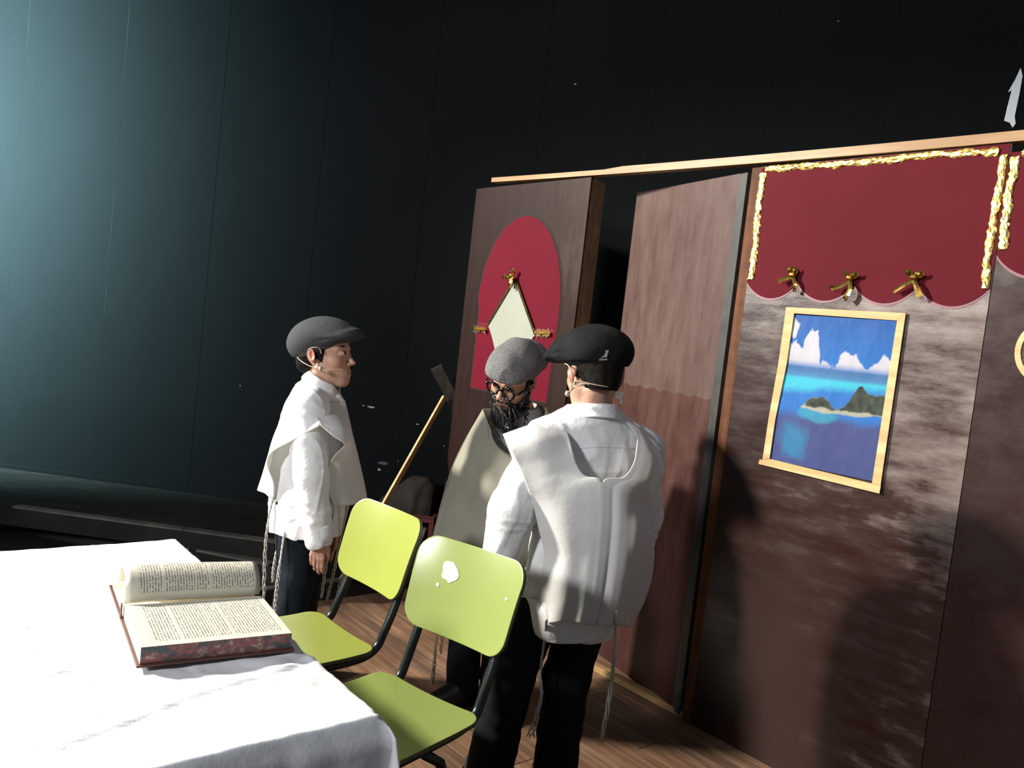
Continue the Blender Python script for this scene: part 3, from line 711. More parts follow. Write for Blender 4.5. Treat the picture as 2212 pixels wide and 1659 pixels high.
mesh_np('print', G.reshape(-1, 3), grid_faces(NZ, NX), mt, post, True, tint=tint)
def pstrip(pts, name='frame_strip'):
    poly = [(a-pc, z) for a, z in pts]; MB().prism(poly, -.0105, -.0062).build(name, MAT['pine_frame'], post)
A_ = {k: wtz(*v_) for k, v_ in dict(tl=(1702, 664), tr=(1960, 677), br=(1903, 1066), bl=(1642, 1002), itl=(1719, 677), itr=(1941, 693), ibr=(1887, 1043), ibl=(1666, 990)).items()}
def mv(p, dx=0, dz=0): return (p[0]+dx, p[1]+dz)
pstrip([(A_['itl'][0]-.001, A_['itl'][1]-.0005), A_['itr'], A_['tr'], A_['tl']])
pstrip([mv(A_['ibr'], -.0, -.001), mv(A_['br'], 0, .027), mv(A_['tr'], 0, -.001), mv(A_['itr'], 0, -.001)])
bend = [A_['itl'], (A_['itl'][0]-.004, 1.4), (A_['ibl'][0]+.004, 1.2), A_['ibl']]
outl = [mv(A_['bl'], .014, .018), (-1.652, 1.2), (-1.642, 1.4), A_['tl']]
pstrip([p_ for p_ in outl[:1]]+[A_['ibl'], (A_['ibl'][0]+.002, 1.2), (A_['itl'][0]-.003, 1.4), mv(A_['itl'], 0, -.001)]+outl[:0:-1])
pstrip([A_['bl'], A_['br'], mv(A_['br'], .001, .026), mv(A_['ibr'], 0, -.002), mv(A_['ibl'], 0, -.002), mv(A_['bl'], .012, .017), mv(A_['bl'], .002, .017)])

# round wooden dial at the very edge
ck = set_thing('round_dial', 'round cream dial with a tan wooden rim, cut by the right edge of the picture', 'dial', -.795); ck.location = tuple(O+wdir*-.795+np.array([0, 0, 1.515]))
def disc(r0, r1, y0, y1, n=40):
    v = []; f = []
    for i in range(n):
        a = 2*math.pi*i/n
        for r_, y in ((r0, y0), (r1, y0), (r1, y1), (r0, y1)): v.append((r_*math.cos(a), y, r_*math.sin(a)))
    for i in range(n):
        j = (i+1) % n
        for k in range(4): f.append((i*4+k, i*4+(k+1) % 4, j*4+(k+1) % 4, j*4+k))
    return v, f
v, f = disc(.083, .098, -.022, -.001); MB().add(v, f).build('rim', MAT['pine_frame'], ck)
MB().prism([(.0825*math.cos(2*math.pi*i/40), .0825*math.sin(2*math.pi*i/40)) for i in range(40)], -.012, -.001).build('face', M('cream_dial_face', L(.24, .17, .13), .6), ck)
mb = MB()
for i in range(24):
    a = 2*math.pi*i/24; c_, s_ = math.cos(a), math.sin(a); r0, r1 = (.066, .080) if i % 2 == 0 else (.070, .080)
    mb.prism([(r0*c_-s_*.001, r0*s_+c_*.001), (r0*c_+s_*.001, r0*s_-c_*.001), (r1*c_+s_*.001, r1*s_-c_*.001), (r1*c_-s_*.001, r1*s_+c_*.001)], -.0135, -.0121)
mb.build('tick_marks', MAT['plastic'], ck)

# ================================================================== TABLE, CLOTH, BOOK
P0 = np.array([-.158, 1.323]); e1 = np.array([-.63, .777]); e1 /= np.linalg.norm(e1); e2 = np.array([-e1[1], e1[0]])
TL, TW = 1.092, 1.75
TRZ = math.atan2(e1[1], e1[0])                              # local x along the right-hand edge, local y away to the left
tab = empty('long_table', (P0[0], P0[1], 0), TRZ); tag(tab, 'table hidden under a white tablecloth, holding the open book', 'table')
MB().box((.012, .012, .715), (TL-.012, TW-.012, .742), .003).build('tabletop', MAT['wood_under'], tab)
for x_, y_ in ((.06, .06), (TL-.1, .06), (.06, TW-.1), (TL-.1, TW-.1)):
    MB().box((x_, y_, 0), (x_+.04, y_+.04, .714), .003).build('leg', MAT['tube'], tab)
DR = .36
nx, ny = 230, 300
px_ = np.concatenate([np.linspace(-DR, -.02, 30), np.linspace(-.016, TL+.016, 170), np.linspace(TL+.02, TL+DR, 30)])
py_ = np.concatenate([np.linspace(-DR, -.02, 30), np.linspace(-.016, TW+.016, 240), np.linspace(TW+.02, TW+DR, 30)])
GX, GY = np.meshgrid(px_, py_, indexing='ij')
def fold(u, lo, hi):
    """cloth coordinate -> (position, drop, outward)"""
    r_ = .012
    c_ = np.clip(u, lo, hi); over = np.where(u < lo, lo-u, np.where(u > hi, u-hi, 0)); sg = np.where(u < lo, -1, 1)
    return c_, over, sg
cx, ox, sx = fold(GX, 0, TL); cy, oy, sy = fold(GY, 0, TW)
drop = np.maximum(ox, oy)+.35*np.minimum(ox, oy)
bul = np.minimum(.020, drop*.5)
wave = .018*np.clip(drop/.3, 0, 1)
X = cx+sx*(np.where(ox > 0, bul+.25*np.minimum(ox, oy)+wave*np.sin(GY*19+1)+.05*ox*0, 0))
Y = cy+sy*(np.where(oy > 0, bul+.25*np.minimum(ox, oy)+wave*np.sin(GX*17), 0))
P3 = np.stack([GX, GY, 0*GX], -1)
Z = .750-np.where(drop > 0, np.maximum(0, drop-.006), 0)
ont = np.clip(1-drop/.03, 0, 1)
wr = .0013*vnoise(P3*np.array([22, 34, 1]), 3)+.0013*vnoise(P3*np.array([80, 60, 1]), 4)-.0042*np.exp(-(vnoise(P3*np.array([16, 30, 1]), 14)/.06)**2)*(vnoise(P3*np.array([9, 9, 1]), 15) > .1)
# the long crease running from the near edge, ironing folds and the bunched corner
def crease(x0, y0, x1, y1, wdt, hgt):
    a = np.array([x0, y0]); b = np.array([x1, y1]); d = unit(b-a); nn_ = np.array([-d[1], d[0]]); s_ = (GX-a[0])*d[0]+(GY-a[1])*d[1]; t_ = (GX-a[0])*nn_[0]+(GY-a[1])*nn_[1]
    t_ = t_+.006*np.sin(s_*17)
    Ln = np.linalg.norm(b-a); env = np.clip(s_/.06, 0, 1)*np.clip((Ln-s_)/.10, 0, 1)
    return hgt*env*np.exp(-(t_/wdt)**2)
def tl(px, py): q = onz(px, py, .75)[:2]-P0; return q@e1, q@e2
def crease_px(a, b, wdt, hgt): return crease(*tl(*a), *tl(*b), wdt, hgt)
wr = wr+crease_px((60, 1635), (720, 1410), .0062, .0050)
for a, b, w_, h_ in (((480, 1500), (700, 1455), .007, .004), ((560, 1410), (690, 1420), .009, .006), ((560, 1450), (700, 1440), .008, .005), ((470, 1440), (620, 1400), .008, .004), ((600, 1480), (730, 1475), .006, .004), ((520, 1405), (640, 1385), .010, .007),
                     ((85, 1350), (140, 1342), .008, .006), ((250, 1275), (330, 1215), .008, .006), ((150, 1370), (190, 1362), .005, .003), ((300, 1240), (340, 1222), .008, .006)):
    wr = wr+crease_px(a, b, w_, h_)
for c_ in (.17, .36, .55, .74, .93):
    wr = wr+.0012*np.exp(-((GX-c_+.004*np.sin(GY*9))/.0035)**2)
for c_ in (.2, .43, .66, .89, 1.12):
    wr = wr+.0012*np.exp(-((GY-c_+.004*np.sin(GX*9))/.0035)**2)
near = np.exp(-((GX-.42)/.24)**2)*np.clip(1-GY/.20, 0, 1)*(GY > -.02)
wr = wr+.0045*near*np.sin(GX*62+3*np.sin(GY*24)+GY*18)
bk = tl(430, 1335); flat_ = np.clip((np.hypot(GX-bk[0], GY-bk[1])-.13)/.04, 0, 1)
Z = Z+np.maximum(wr*(.12+.88*flat_), -.0045)*ont+.004
side = np.clip(drop/.1, 0, 1)
X = X+side*.004*vnoise(P3*np.array([9, 30, 1])+Z[..., None]*np.array([0, 0, 12]), 8)
Y = Y+side*.004*vnoise(P3*np.array([30, 9, 1])+Z[..., None]*np.array([0, 0, 12]), 9)
G = np.stack([X, Y, Z], -1)
clo = sheet('tablecloth', G.transpose(1, 0, 2), MAT['tablecloth'], None, .0012)
clo.location = (P0[0], P0[1], 0); clo.rotation_euler = (0, 0, TRZ)
tag(clo, 'creased white tablecloth draped over the table in the foreground', 'tablecloth')

# open book lying on the cloth
def text_mat():
    mt, nt, bs = new_mat('printed_page'); bs.inputs['Roughness'].default_value = .6
    uv = nd(nt, 'ShaderNodeUVMap'); uv.uv_map = 'page'; sp = nd(nt, 'ShaderNodeSeparateXYZ'); nt.links.new(uv.outputs[0], sp.inputs[0])
    def ma(op, a, b=0.0):
        q = nd(nt, 'ShaderNodeMath', operation=op)
        for i, v_ in enumerate((a, b)):
            if isinstance(v_, (int, float)): q.inputs[i].default_value = v_
            else: nt.links.new(v_, q.inputs[i])
        return q.outputs[0]
    u, v_ = sp.outputs[0], sp.outputs[1]
    ls = ma('DIVIDE', u, .0052); fr = ma('FRACT', ls); idl = ma('FLOOR', ls)
    inl = ma('MULTIPLY', ma('GREATER_THAN', fr, .30), ma('LESS_THAN', fr, .72))
    cmb = nd(nt, 'ShaderNodeCombineXYZ'); nt.links.new(ma('MULTIPLY', idl, 7.3), cmb.inputs[0]); nt.links.new(ma('MULTIPLY', v_, 230.0), cmb.inputs[1])
    n = nd(nt, 'ShaderNodeTexNoise'); nt.links.new(cmb.outputs[0], n.inputs['Vector']); n.inputs['Scale'].default_value = 1.0; n.inputs['Detail'].default_value = 3
    wd_ = ma('GREATER_THAN', n.outputs['Fac'], .44)
    def band(x_, a, b): return ma('MULTIPLY', ma('GREATER_THAN', x_, a), ma('LESS_THAN', x_, b))
    cols = ma('ADD', ma('ADD', band(u, .024, .066), band(u, .071, .128)), ma('ADD', band(u, .132, .156), band(u, .159, .244)))
    k_ = ma('MULTIPLY', ma('MULTIPLY', inl, wd_), ma('MULTIPLY', cols, band(v_, .018, .212)))
    mx = nd(nt, 'ShaderNodeMix', data_type='RGBA'); nt.links.new(ma('MULTIPLY', k_, .72), mx.inputs[0])
    mx.inputs[6].default_value = L(.70, .66, .54); mx.inputs[7].default_value = L(.03, .03, .03)
    nt.links.new(mx.outputs[2], bs.inputs['Base Color']); return mt
def marble_mat():
    mt, nt, bs = new_mat('marbled_edge'); n = noise(nt, 75, 3, (1, 1, 1.4))
    nt.links.new(ramp(nt, n, [(.34, L(.06, .085, .09)), (.44, L(.20, .085, .08)), (.5, L(.27, .075, .08)), (.56, L(.20, .16, .13)), (.62, L(.40, .29, .22)), (.68, L(.10, .06, .06))], 'CONSTANT'), bs.inputs['Base Color']); return mt
TXT, MRB = text_mat(), marble_mat()
PAPER = M('page_paper', L(.72, .67, .53), .7, c2=L(.6, .5, .36), nscale=30); COVER = M('brown_book_cover', L(.10, .04, .03), .5)
g0 = onz(268, 1312, .785); g1 = onz(560, 1291, .785); gd = unit(g1-g0); BL_ = np.linalg.norm(g1-g0)
book = empty('open_book', (g0[0], g0[1], .7618), math.atan2(gd[1], gd[0])); tag(book, 'thick open book with a marbled edge, a page curling up, on the tablecloth', 'book')
# local: x along the gutter, -y towards the reader, z up
def uv_grid(o, U, V, nfront):
    me = o.data; l_ = me.uv_layers.new(name='page'); vi = np.zeros(len(me.loops), np.int32); me.loops.foreach_get('vertex_index', vi)
    uvv = np.stack([U.ravel(), V.ravel()], 1); uvv = np.vstack([uvv, uvv*0-1]) if len(me.vertices) > len(uvv) else uvv
    l_.data.foreach_set('uv', uvv[vi].astype(np.float32).ravel())
PD = .232
MB().box((-.006, -PD-.008, 0), (BL_+.006, -.002, .0035), .0008).build('lower_cover', COVER, book)
n = 24; ys = np.linspace(0, -PD, n); ht = .027+.006*np.clip(1+ys/.05, 0, 1)*0-.006*np.exp(ys/.02); ht = ht+.002
blk = [(ys[i], .0036+ht[i]) for i in range(n)]
v = []; f = []
for y_, z_ in blk: v += [(0, y_, z_), (BL_, y_, z_), (0, y_, .0037), (BL_, y_, .0037)]
for i in range(n-1):
    a = i*4; b = a+4; f += [(a+2, a, b, b+2), (a+1, a+3, b+3, b+1), (a+2, b+2, b+3, a+3)]
f += [(0, 2, 3, 1)]
MB().add(v, f).build('page_block', PAPER, book)
a = (n-1)*4
fe = MB().add([v[a], v[a+1], v[a+3], v[a+2], (0, -PD-.001, .004), (BL_, -PD-.001, .004), (0, -PD-.0035, .017), (BL_, -PD-.0035, .017)],
              [(0, 6, 7, 1), (6, 4, 5, 7), (0, 3, 4, 6), (1, 7, 5, 2), (4, 3, 2, 5)]).build('fore_edge', MRB, book); fe['label'] = 'marbled red and grey fore-edge'
uu2, yy2 = np.meshgrid(np.linspace(0, BL_, 30), ys, indexing='xy'); zz2 = np.interp(-yy2, -ys, .0036+ht)+.0005
G = np.stack([uu2, yy2, zz2], -1); pg = mesh_np('printed_page', G.reshape(-1, 3), grid_faces(n, 30, True), TXT, book, True); uv_grid(pg, uu2/BL_*.256, -yy2/PD*.232, 0)
# far side: a cover with a few leaves, and one leaf curling up off it
MB().box((-.006, .004, 0), (BL_+.006, .20, .0035), .0008).build('upper_cover', COVER, book)
MB().box((-.006, -.006, 0), (-.0035, .006, .031), .0005).build('spine', COVER, book)
v = []; f = []; yb = np.linspace(0, .19, 14); hb = .0036+.016*np.exp(-yb/.04)+.006
for y_, z_ in zip(yb, hb): v += [(0, y_, z_), (BL_, y_, z_), (0, y_, .0037), (BL_, y_, .0037)]
for i in range(13):
    a = i*4; b = a+4; f += [(a, a+2, b+2, b), (a+3, a+1, b+1, b+3), (b+2, a+2, a+3, b+3), (a, b, b+1, a+1)]
f += [(2, 0, 1, 3), (52, 54, 55, 53)]
MB().add(v, f).build('page_block', PAPER, book)
cp = np.array(smooth_path([(0, .003, .030), (0, .001, .044), (0, .012, .066), (0, .040, .082), (0, .075, .080), (0, .104, .060), (0, .112, .036)], 26))
us = np.linspace(0, BL_, 22); G = np.zeros((26, 22, 3)); U_ = np.zeros((26, 22)); V_ = np.zeros((26, 22)); arc = np.r_[0, np.cumsum(np.linalg.norm(np.diff(cp, axis=0), axis=1))]
for i in range(26):
    for j, u_ in enumerate(us): G[i, j] = (u_, cp[i, 1]+.006*math.sin(u_*14)*i/26, cp[i, 2]+.004*math.sin(u_*9+1)*i/26); U_[i, j] = u_/BL_*.256; V_[i, j] = arc[i]
lf_ = sheet('curling_leaf', G, TXT, book, .0012); uv_grid(lf_, U_, V_, 0)

# ================================================================== CHAIRS
def rr_outline(w0, w1, d0, d1, r_, n=6):
    """rounded rectangle x in +-w (w0 at y=d0, w1 at y=d1)"""
    pts = []
    for cx_, cy_, a0 in ((w0-r_, d0+r_, -90), (w1-r_, d1-r_, 0), (-w1+r_, d1-r_, 90), (-w0+r_, d0+r_, 180)):
        for i in range(n+1):
            a = R(a0+90*i/n); pts.append((cx_+r_*math.cos(a), cy_+r_*math.sin(a)))
    out = []
    for a, b in zip(pts, pts[1:]+pts[:1]):
        k_ = max(1, int(math.hypot(b[0]-a[0], b[1]-a[1])/.016))
        out += [(a[0]+(b[0]-a[0])*t/k_, a[1]+(b[1]-a[1])*t/k_) for t in range(k_)]
    return out
def shell(name, outline, zf, thick, mats, parent, nrings=7):
    """a moulded plywood shell: concentric rings of the outline, shaped by zf(x,y)->(x,y,z), two sides and an edge band"""
    o_ = np.array(outline); c_ = o_.mean(0); n = len(o_); V_ = []; F_ = []
    sc = [1, .975, .93, .86, .77, .66, .54, .42, .30, .18, .08]
    for side in (0, 1):
        for k_ in sc:
            for q in (c_+(o_-c_)*k_):
                P, N = zf(q[0], q[1]); V_.append(np.array(P)+np.array(N)*(thick/2 if side == 0 else -thick/2))
        V_.append(np.array(zf(*c_)[0])+np.array(zf(*c_)[1])*(thick/2 if side == 0 else -thick/2))
    m_ = len(sc)*n+1; mi = []
    for side in (0, 1):
        b = side*m_
        for k_ in range(len(sc)-1):
            for i in range(n):
                j = (i+1) % n; q = (b+k_*n+i, b+k_*n+j, b+(k_+1)*n+j, b+(k_+1)*n+i); F_.append(q if side == 0 else q[::-1]); mi.append(0)
        for i in range(n):
            q = (b+(len(sc)-1)*n+i, b+(len(sc)-1)*n+(i+1) % n, b+m_-1); F_.append(q if side == 0 else q[::-1]); mi.append(0)
    for i in range(n): j = (i+1) % n; F_.append((j, i, m_+i, m_+j)); mi.append(1)
    ob = mesh_np(name, np.array(V_), F_, mats, parent, True); ob.data.polygons.foreach_set('material_index', mi)
    bv = ob.modifiers.new('b', 'BEVEL'); bv.width = .0016; bv.segments = 2; bv.limit_method = 'ANGLE'; bv.angle_limit = R(50)
    return ob
def make_chair(loc, rz, label, lime):
    c_ = empty('school_chair', (loc[0], loc[1], 0), rz); tag(c_, label, 'chair', 'lime green school chairs')
    # local: origin under the middle of the seat's rear edge; x along the rear edge, +y behind
    def seat_f(x_, y_):
        u = (y_+.19)/.19
        def z_(x, y):
            u = (y+.19)/.19; return .447+.010*(x/.18)**2+.012*np.clip(u, 0, 1)**2*0+.016*np.clip(u-.35, 0, 2)**2-.014*np.clip(-u-.55, 0, 1)**2*4
        e = 1e-3; N = unit([-(z_(x_+e, y_)-z_(x_-e, y_))/(2*e), -(z_(x_, y_+e)-z_(x_, y_-e))/(2*e), 1]); return (x_, y_, z_(x_, y_)), N
    shell('seat', rr_outline(.185, .180, -.375, .0, .05), seat_f, .011, [lime, MAT['lime_edge']], c_)
    def back_f(x_, s_):
        le = R(14)
        def p(x, s): b_ = .030*(1-(x/.19)**2)+.010*((s-.13)/.11)**2*0; return np.array((x, .040+s*math.sin(le)+b_*math.cos(le)+.42*max(0, s-.09)**2, .592+s*math.cos(le)-b_*math.sin(le)))
        e = 1e-3; N = unit(np.cross(p(x_+e, s_)-p(x_-e, s_), p(x_, s_+e)-p(x_, s_-e))); return p(x_, s_), N
    bk_ = shell('backrest', rr_outline(.176, .183, 0, .245, .055), back_f, .011, [lime, MAT['lime_edge']], c_)
    for s_ in (-1, 1):
        x_ = .135*s_
        MB().tube(smooth_path([(x_*.97, .143, .80), (x_*.97, .107, .69), (x_, .071, .575), (x_, .040, .495), (x_, .018, .452), (x_, -.03, .430), (x_, -.12, .424), (x_, -.29, .420), (x_, -.335, .412), (x_, -.362, .38), (x_*1.08, -.40, .012)], 46), .0125, 12).build('side_tube', MAT['tube'], c_, True)
        MB().tube([(x_, -.16, .412), (x_, -.10, .37), (x_*1.1, .05, .012)], .0125, 12).build('rear_leg', MAT['tube'], c_, True)
        MB().tube([(x_*1.05, -.375, .30), (x_*1.04, -.235, .305), (x_*1.03, -.085, .31)], .0125, 10).build('side_rail', MAT['tube'], c_, True)
        for yy, xx in ((-.401, x_*1.08), (.053, x_*1.1)):
            MB().tube([(xx, yy, 0), (xx, yy, .014)], [.016, .015], 10).build('foot_cap', MAT['plastic'], c_, True)
    for yy, zq in ((-.245, .305), (-.165, .308)):
        MB().box((-.142, yy-.014, zq-.006), (.142, yy+.014, zq+.006), .002).build('stretcher', MAT['tube'], c_)
    return c_, bk_
ch2, bk2 = make_chair((-.116, 2.07), math.atan2(-.607, .795), 'lime green school chair with a white scuff on its backrest, nearest the camera', MAT['lime_b'])
ch1, bk1 = make_chair((-.41, 2.435), math.atan2(-.739, .673), 'yellower lime school chair between the table and the person in the charcoal cap', MAT['lime'])
# worn white scuffs on the paint
def scuff(parent, back, pts, name='paint_scuff'):
    bpy.context.view_layer.update()
    mw = back.matrix_world.inverted(); c0 = Vector(CAM)
    bv = BVHTree.FromPolygons([v_.co for v_ in back.data.vertices], [p_.vertices for p_ in back.data.polygons])
    P = []
    for a, b in pts:
        h = bv.ray_cast(mw @ c0, (mw.to_3x3() @ Vector(ray(a, b))).normalized())
        if h[0] is None: return
        P.append((np.array(h[0]), np.array(h[1])))
    n = len(P); cen = sum(p_[0] for p_ in P)/n; nn_ = unit(sum(p_[1]*(1 if p_[1][1] < 0 else -1) for p_ in P))
    v_ = [p_[0]+nn_*.0012 for p_ in P]+[cen+nn_*.0014]+[p_[0]-nn_*.001 for p_ in P]
    f_ = [(i, (i+1) % n, n) for i in range(n)]+[((i+1) % n, i, n+1+i, n+1+(i+1) % n) for i in range(n)]
    mesh_np(name, np.array(v_), f_, MAT['chipwhite'], parent, False)
def blobpx(cx_, cy_, a, b, seed, n=16):
    r_ = np.random.default_rng(seed); q = r_.uniform(.72, 1.12, n); q = (q+np.roll(q, 1))/2; return [(cx_+a*math.cos(6.2832*i/n)*q[i], cy_+b*math.sin(6.2832*i/n)*q[i]) for i in range(n)]
scuff(ch1.children[0], ch1.children[0], blobpx(684, 1353, 4, 3, 9, 9)); scuff(ch1.children[0], ch1.children[0], blobpx(674, 1337, 6, 2.5, 10, 9)); scuff(bk2, bk2, blobpx(973, 1237, 19, 26, 5, 22)); scuff(bk2, bk2, blobpx(946, 1263, 4, 5, 6, 8)); scuff(bk2, bk2, blobpx(1094, 1294, 3, 4, 7, 8))

# ================================================================== CRATE, SACK, BRACE
bp = np.array([-.69, 4.38]); cr_ = empty('plastic_crate', (bp[0], bp[1], .0855), R(-4)); tag(cr_, 'red plastic crate behind the chairs, filled with a dark sack', 'crate')
CW, CD, CH = .36, .26, .30
def wall_lattice(name, x0, x1, rot, pos):
    mb = MB()
    mb.box((x0, -.008, CH-.035), (x1, .008, CH), .002); mb.box((x0, -.008, 0), (x1, .008, .04), .002); mb.box((x0, -.014, CH-.006), (x1, -.008, CH))
    nb = 5
    for i in range(nb): xx = x0+(x1-x0)*i/(nb-1); xx = min(max(xx, x0+.012), x1-.012); mb.box((xx-.012, -.007, .04), (xx+.012, .007, CH-.035), .002)
    mb.box((x0, -.006, .11), (x1, .006, .13)); return mb.build(name, MAT['red_crate'], cr_, loc=pos, rz=rot)
wall_lattice('front_wall', 0, CW, 0, (0, 0, 0)); wall_lattice('rear_wall', 0, CW, 0, (0, CD, 0))
wall_lattice('end_wall', .009, CD-.009, R(90), (0.008, 0, 0)); wall_lattice('end_wall', .009, CD-.009, R(90), (CW-.008, 0, 0))
MB().box((.018, .01, .004), (CW-.018, CD-.01, .012)).build('bottom', MAT['red_crate'], cr_)
sk = Sdf((-.02, -.0, 0), (.45, .36, .56), .008); 
sk.ell((.18, .13, .20), (.17, .12, .16), k=.03); sk.ell((.24, .14, .34), (.14, .10, .14), k=.05); sk.ell((.12, .13, .28), (.10, .1, .10), k=.05); sk.ell((.28, .14, .30), (.07, .09, .10), k=.04)
sk.wrinkle(.006, (22, 22, 30), 4); sk.cut((0, 0, .016), (0, 0, -1)); sk.cut((0, CD-.022, 0), (0, 1, 0)); sk.cut((0, .022, 0), (0, -1, 0)); sk.cut((CW-.03, 0, 0), (1, 0, 0)); sk.cut((.03, 0, 0), (-1, 0, 0))
Pv, Pf = sk.mesh(); so = mesh_np('sack', Pv, Pf, MAT['sack'], None, True, loc=(bp[0], bp[1], .0855), rz=R(-4)); tag(so, 'dusty dark brown sack slumped in the red crate', 'sack')
# T-shaped wooden brace propping the left flat
br = empty('timber_brace', tuple(at(738, 1252, 4.02))); tag(br, 'pine stick with a grey board at its top, leaning behind the person in charcoal cap', 'brace')
b0 = at(738, 1252, 4.02); br.location = (b0[0], b0[1], b0[2]); b1 = at(960, 858, 4.50)
def beam(name, a, b, w_, t_, mat, parent, side):
    a = np.asarray(a)-np.array(parent.location); b = np.asarray(b)-np.array(parent.location); d = unit(b-a); s_ = unit(side-d*(d@side)); q = np.cross(d, s_)
    v_ = [e_+s_*sx_*w_/2+q*sy_*t_/2 for e_ in (a, b) for sx_, sy_ in ((-1, -1), (1, -1), (1, 1), (-1, 1))]
    return MB().add(v_, [(3, 2, 1, 0), (4, 5, 6, 7), (0, 1, 5, 4), (1, 2, 6, 5), (2, 3, 7, 6), (3, 0, 4, 7)]).build(name, mat, parent)
beam('stick', b0, b1, .012, .034, MAT['pine_frame'], br, np.array([.9, -.43, .0]))
beam('board', at(942, 793, 4.52), at(990, 885, 4.57), .064, .022, MAT['grey_wood'], br, np.array([1., .1, 0]))['label'] = 'weathered grey board'

# ================================================================== PEOPLE
SKIN = np.array([.50, .285, .20]); LIP = np.array([.40, .17, .135]); EAR = np.array([.46, .16, .11])
def head(S_, c, Rm, sc=1.0, k=.012):
    W = lambda p: np.asarray(c)+Rm@(np.asarray(p, float)*sc)
    def E_(p, r_, k=k, mode='u', rot=None): S_.ell(W(p), np.array(r_)*sc, Rm if rot is None else Rm@rot, k, mode)
    def Rc(a, b, ra, rb, k=k, mode='u'): S_.rc(W(a), W(b), ra*sc, rb*sc, k, mode)
    E_((-.012, 0, .035), (.092, .073, .083)); E_((.03, 0, -.02), (.058, .060, .078), .03)
    E_((.048, 0, .045), (.042, .056, .05), .02); E_((.030, 0, -.062), (.052, .049, .044), .03)
    for s in (1, -1):
        Rc((-.002, s*.051, -.050), (.066, s*.013, -.098), .015, .0145, .025)
        E_((.056, s*.040, -.028), (.026, .024, .026), .018)
        Rc((.070, s*.044, .020), (.088, s*.014, .020), .009, .010, .012)
    Rc((.062, -.010, -.100), (.062, .010, -.100), .020, .020, .014)
    E_((.068, 0, -.07), (.024, .034, .026), .018)
    for s in (1, -1): E_((.102, s*.031, .003), (.018, .018, .013), .012, 's')
    Rc((.086, 0, .012), (.107, 0, -.031), .0075, .0085, .010); E_((.110, 0, -.0345), (.0100, .0095, .0085), .006)
    for s in (1, -1):
        E_((.097, s*.0105, -.0385), (.0095, .007, .007), .005); E_((.103, s*.0065, -.0475), (.006, .0035, .004), .003, 's')
        E_((.0795, s*.030, .003), (.0152, .0155, .0130), .004)
    Rc((.087, -.018, -.0665), (.0925, 0, -.0635), .0058, .0068, .005); Rc((.087, .018, -.0665), (.0925, 0, -.0635), .0058, .0068, .005)
    Rc((.085, -.016, -.0765), (.0905, 0, -.078), .006, .0075, .005); Rc((.085, .016, -.0765), (.0905, 0, -.078), .006, .0075, .005)
    Rc((.095, -.021, -.0705), (.0995, 0, -.0708), .0022, .0026, .002, 's'); Rc((.095, .021, -.0705), (.0995, 0, -.0708), .0022, .0026, .002, 's')
    for s in (1, -1):
        a = R(24)*s; rot = np.array([[math.cos(a), -math.sin(a), 0], [math.sin(a), math.cos(a), 0], [0, 0, 1]])
        t = R(-10); rt_ = np.array([[math.cos(t), 0, math.sin(t)], [0, 1, 0], [-math.sin(t), 0, math.cos(t)]])
        E_((-.018, s*.079, .002), (.0185, .0075, .030), .006, 'u', rot@rt_); E_((-.010, s*.0745, -.028), (.009, .006, .010), .006)
        E_((-.013, s*.0875, .003), (.0105, .0065, .0175), .003, 's', rot@rt_)
    return W
def tint_of(P, c, Rm, sc):
    q = (P-np.asarray(c))@Rm/sc; t = np.tile(SKIN, (len(P), 1))
    lip = np.exp(-((q[:, 1]/.020)**2+((q[:, 2]+.071)/.010)**2)**2)*(q[:, 0] > .081); t = t*(1-.8*lip[:, None])+LIP*.8*lip[:, None]
    ear = np.clip((np.abs(q[:, 1])-.074)/.006, 0, 1)*(np.abs(q[:, 2]) < .05)*(q[:, 0] < .01); t = t*(1-.7*ear[:, None])+EAR*.7*ear[:, None]
    ck_ = np.exp(-(((q[:, 0]-.07)/.03)**2+((np.abs(q[:, 1])-.042)/.02)**2+((q[:, 2]+.035)/.022)**2)); t = t*(1-.3*ck_[:, None])+np.array([.42, .17, .12])*.3*ck_[:, None]
    return np.concatenate([t, np.ones((len(P), 1))], 1)
def hand(S_, wr_, d, pn, th, sc=.85, curl=.5):
    """wrist, finger direction, palm normal (out of the palm), thumb side"""
    wr_ = np.asarray(wr_); d = unit(d); th = unit(np.asarray(th)-d*(d@np.asarray(th))); pn = np.cross(d, th)*(1 if np.cross(d, th)@np.asarray(pn) > 0 else -1)
    off = [.026, .009, -.009, -.025]; Lm = [.078, .082, .078, .070]; Lf = [(.036, .022, .018), (.040, .025, .019), (.037, .023, .018), (.029, .018, .016)]
    for i in range(4):
        kn = wr_+(d*Lm[i]+th*off[i])*sc
        S_.rc(wr_+th*off[i]*.55*sc+d*.008, kn, .0125*sc, .0098*sc, .008)
        p = kn; ang = 0; dd = d
        for j, l in enumerate(Lf[i]):
            ang += curl*(.35+.16*i*.5+.28*j); dd = d*math.cos(ang)+pn*math.sin(ang)+th*(off[i]*(-1.2 if j else 0)*.3)
            q = p+unit(dd)*l*sc; S_.rc(p, q, (.0088-.0008*j)*sc, (.0080-.0010*j)*sc, .0025); p = q
    t0 = wr_+(th*.020+d*.014)*sc; t1 = wr_+(th*.040+d*.046+pn*.012)*sc; t2 = wr_+(th*.040+d*.076+pn*.020)*sc; t3 = wr_+(th*.034+d*.098+pn*.026)*sc
    S_.rc(t0, t1, .0125*sc, .0105*sc, .008); S_.rc(t1, t2, .0098*sc, .0088*sc, .003); S_.rc(t2, t3, .0086*sc, .0068*sc, .003)
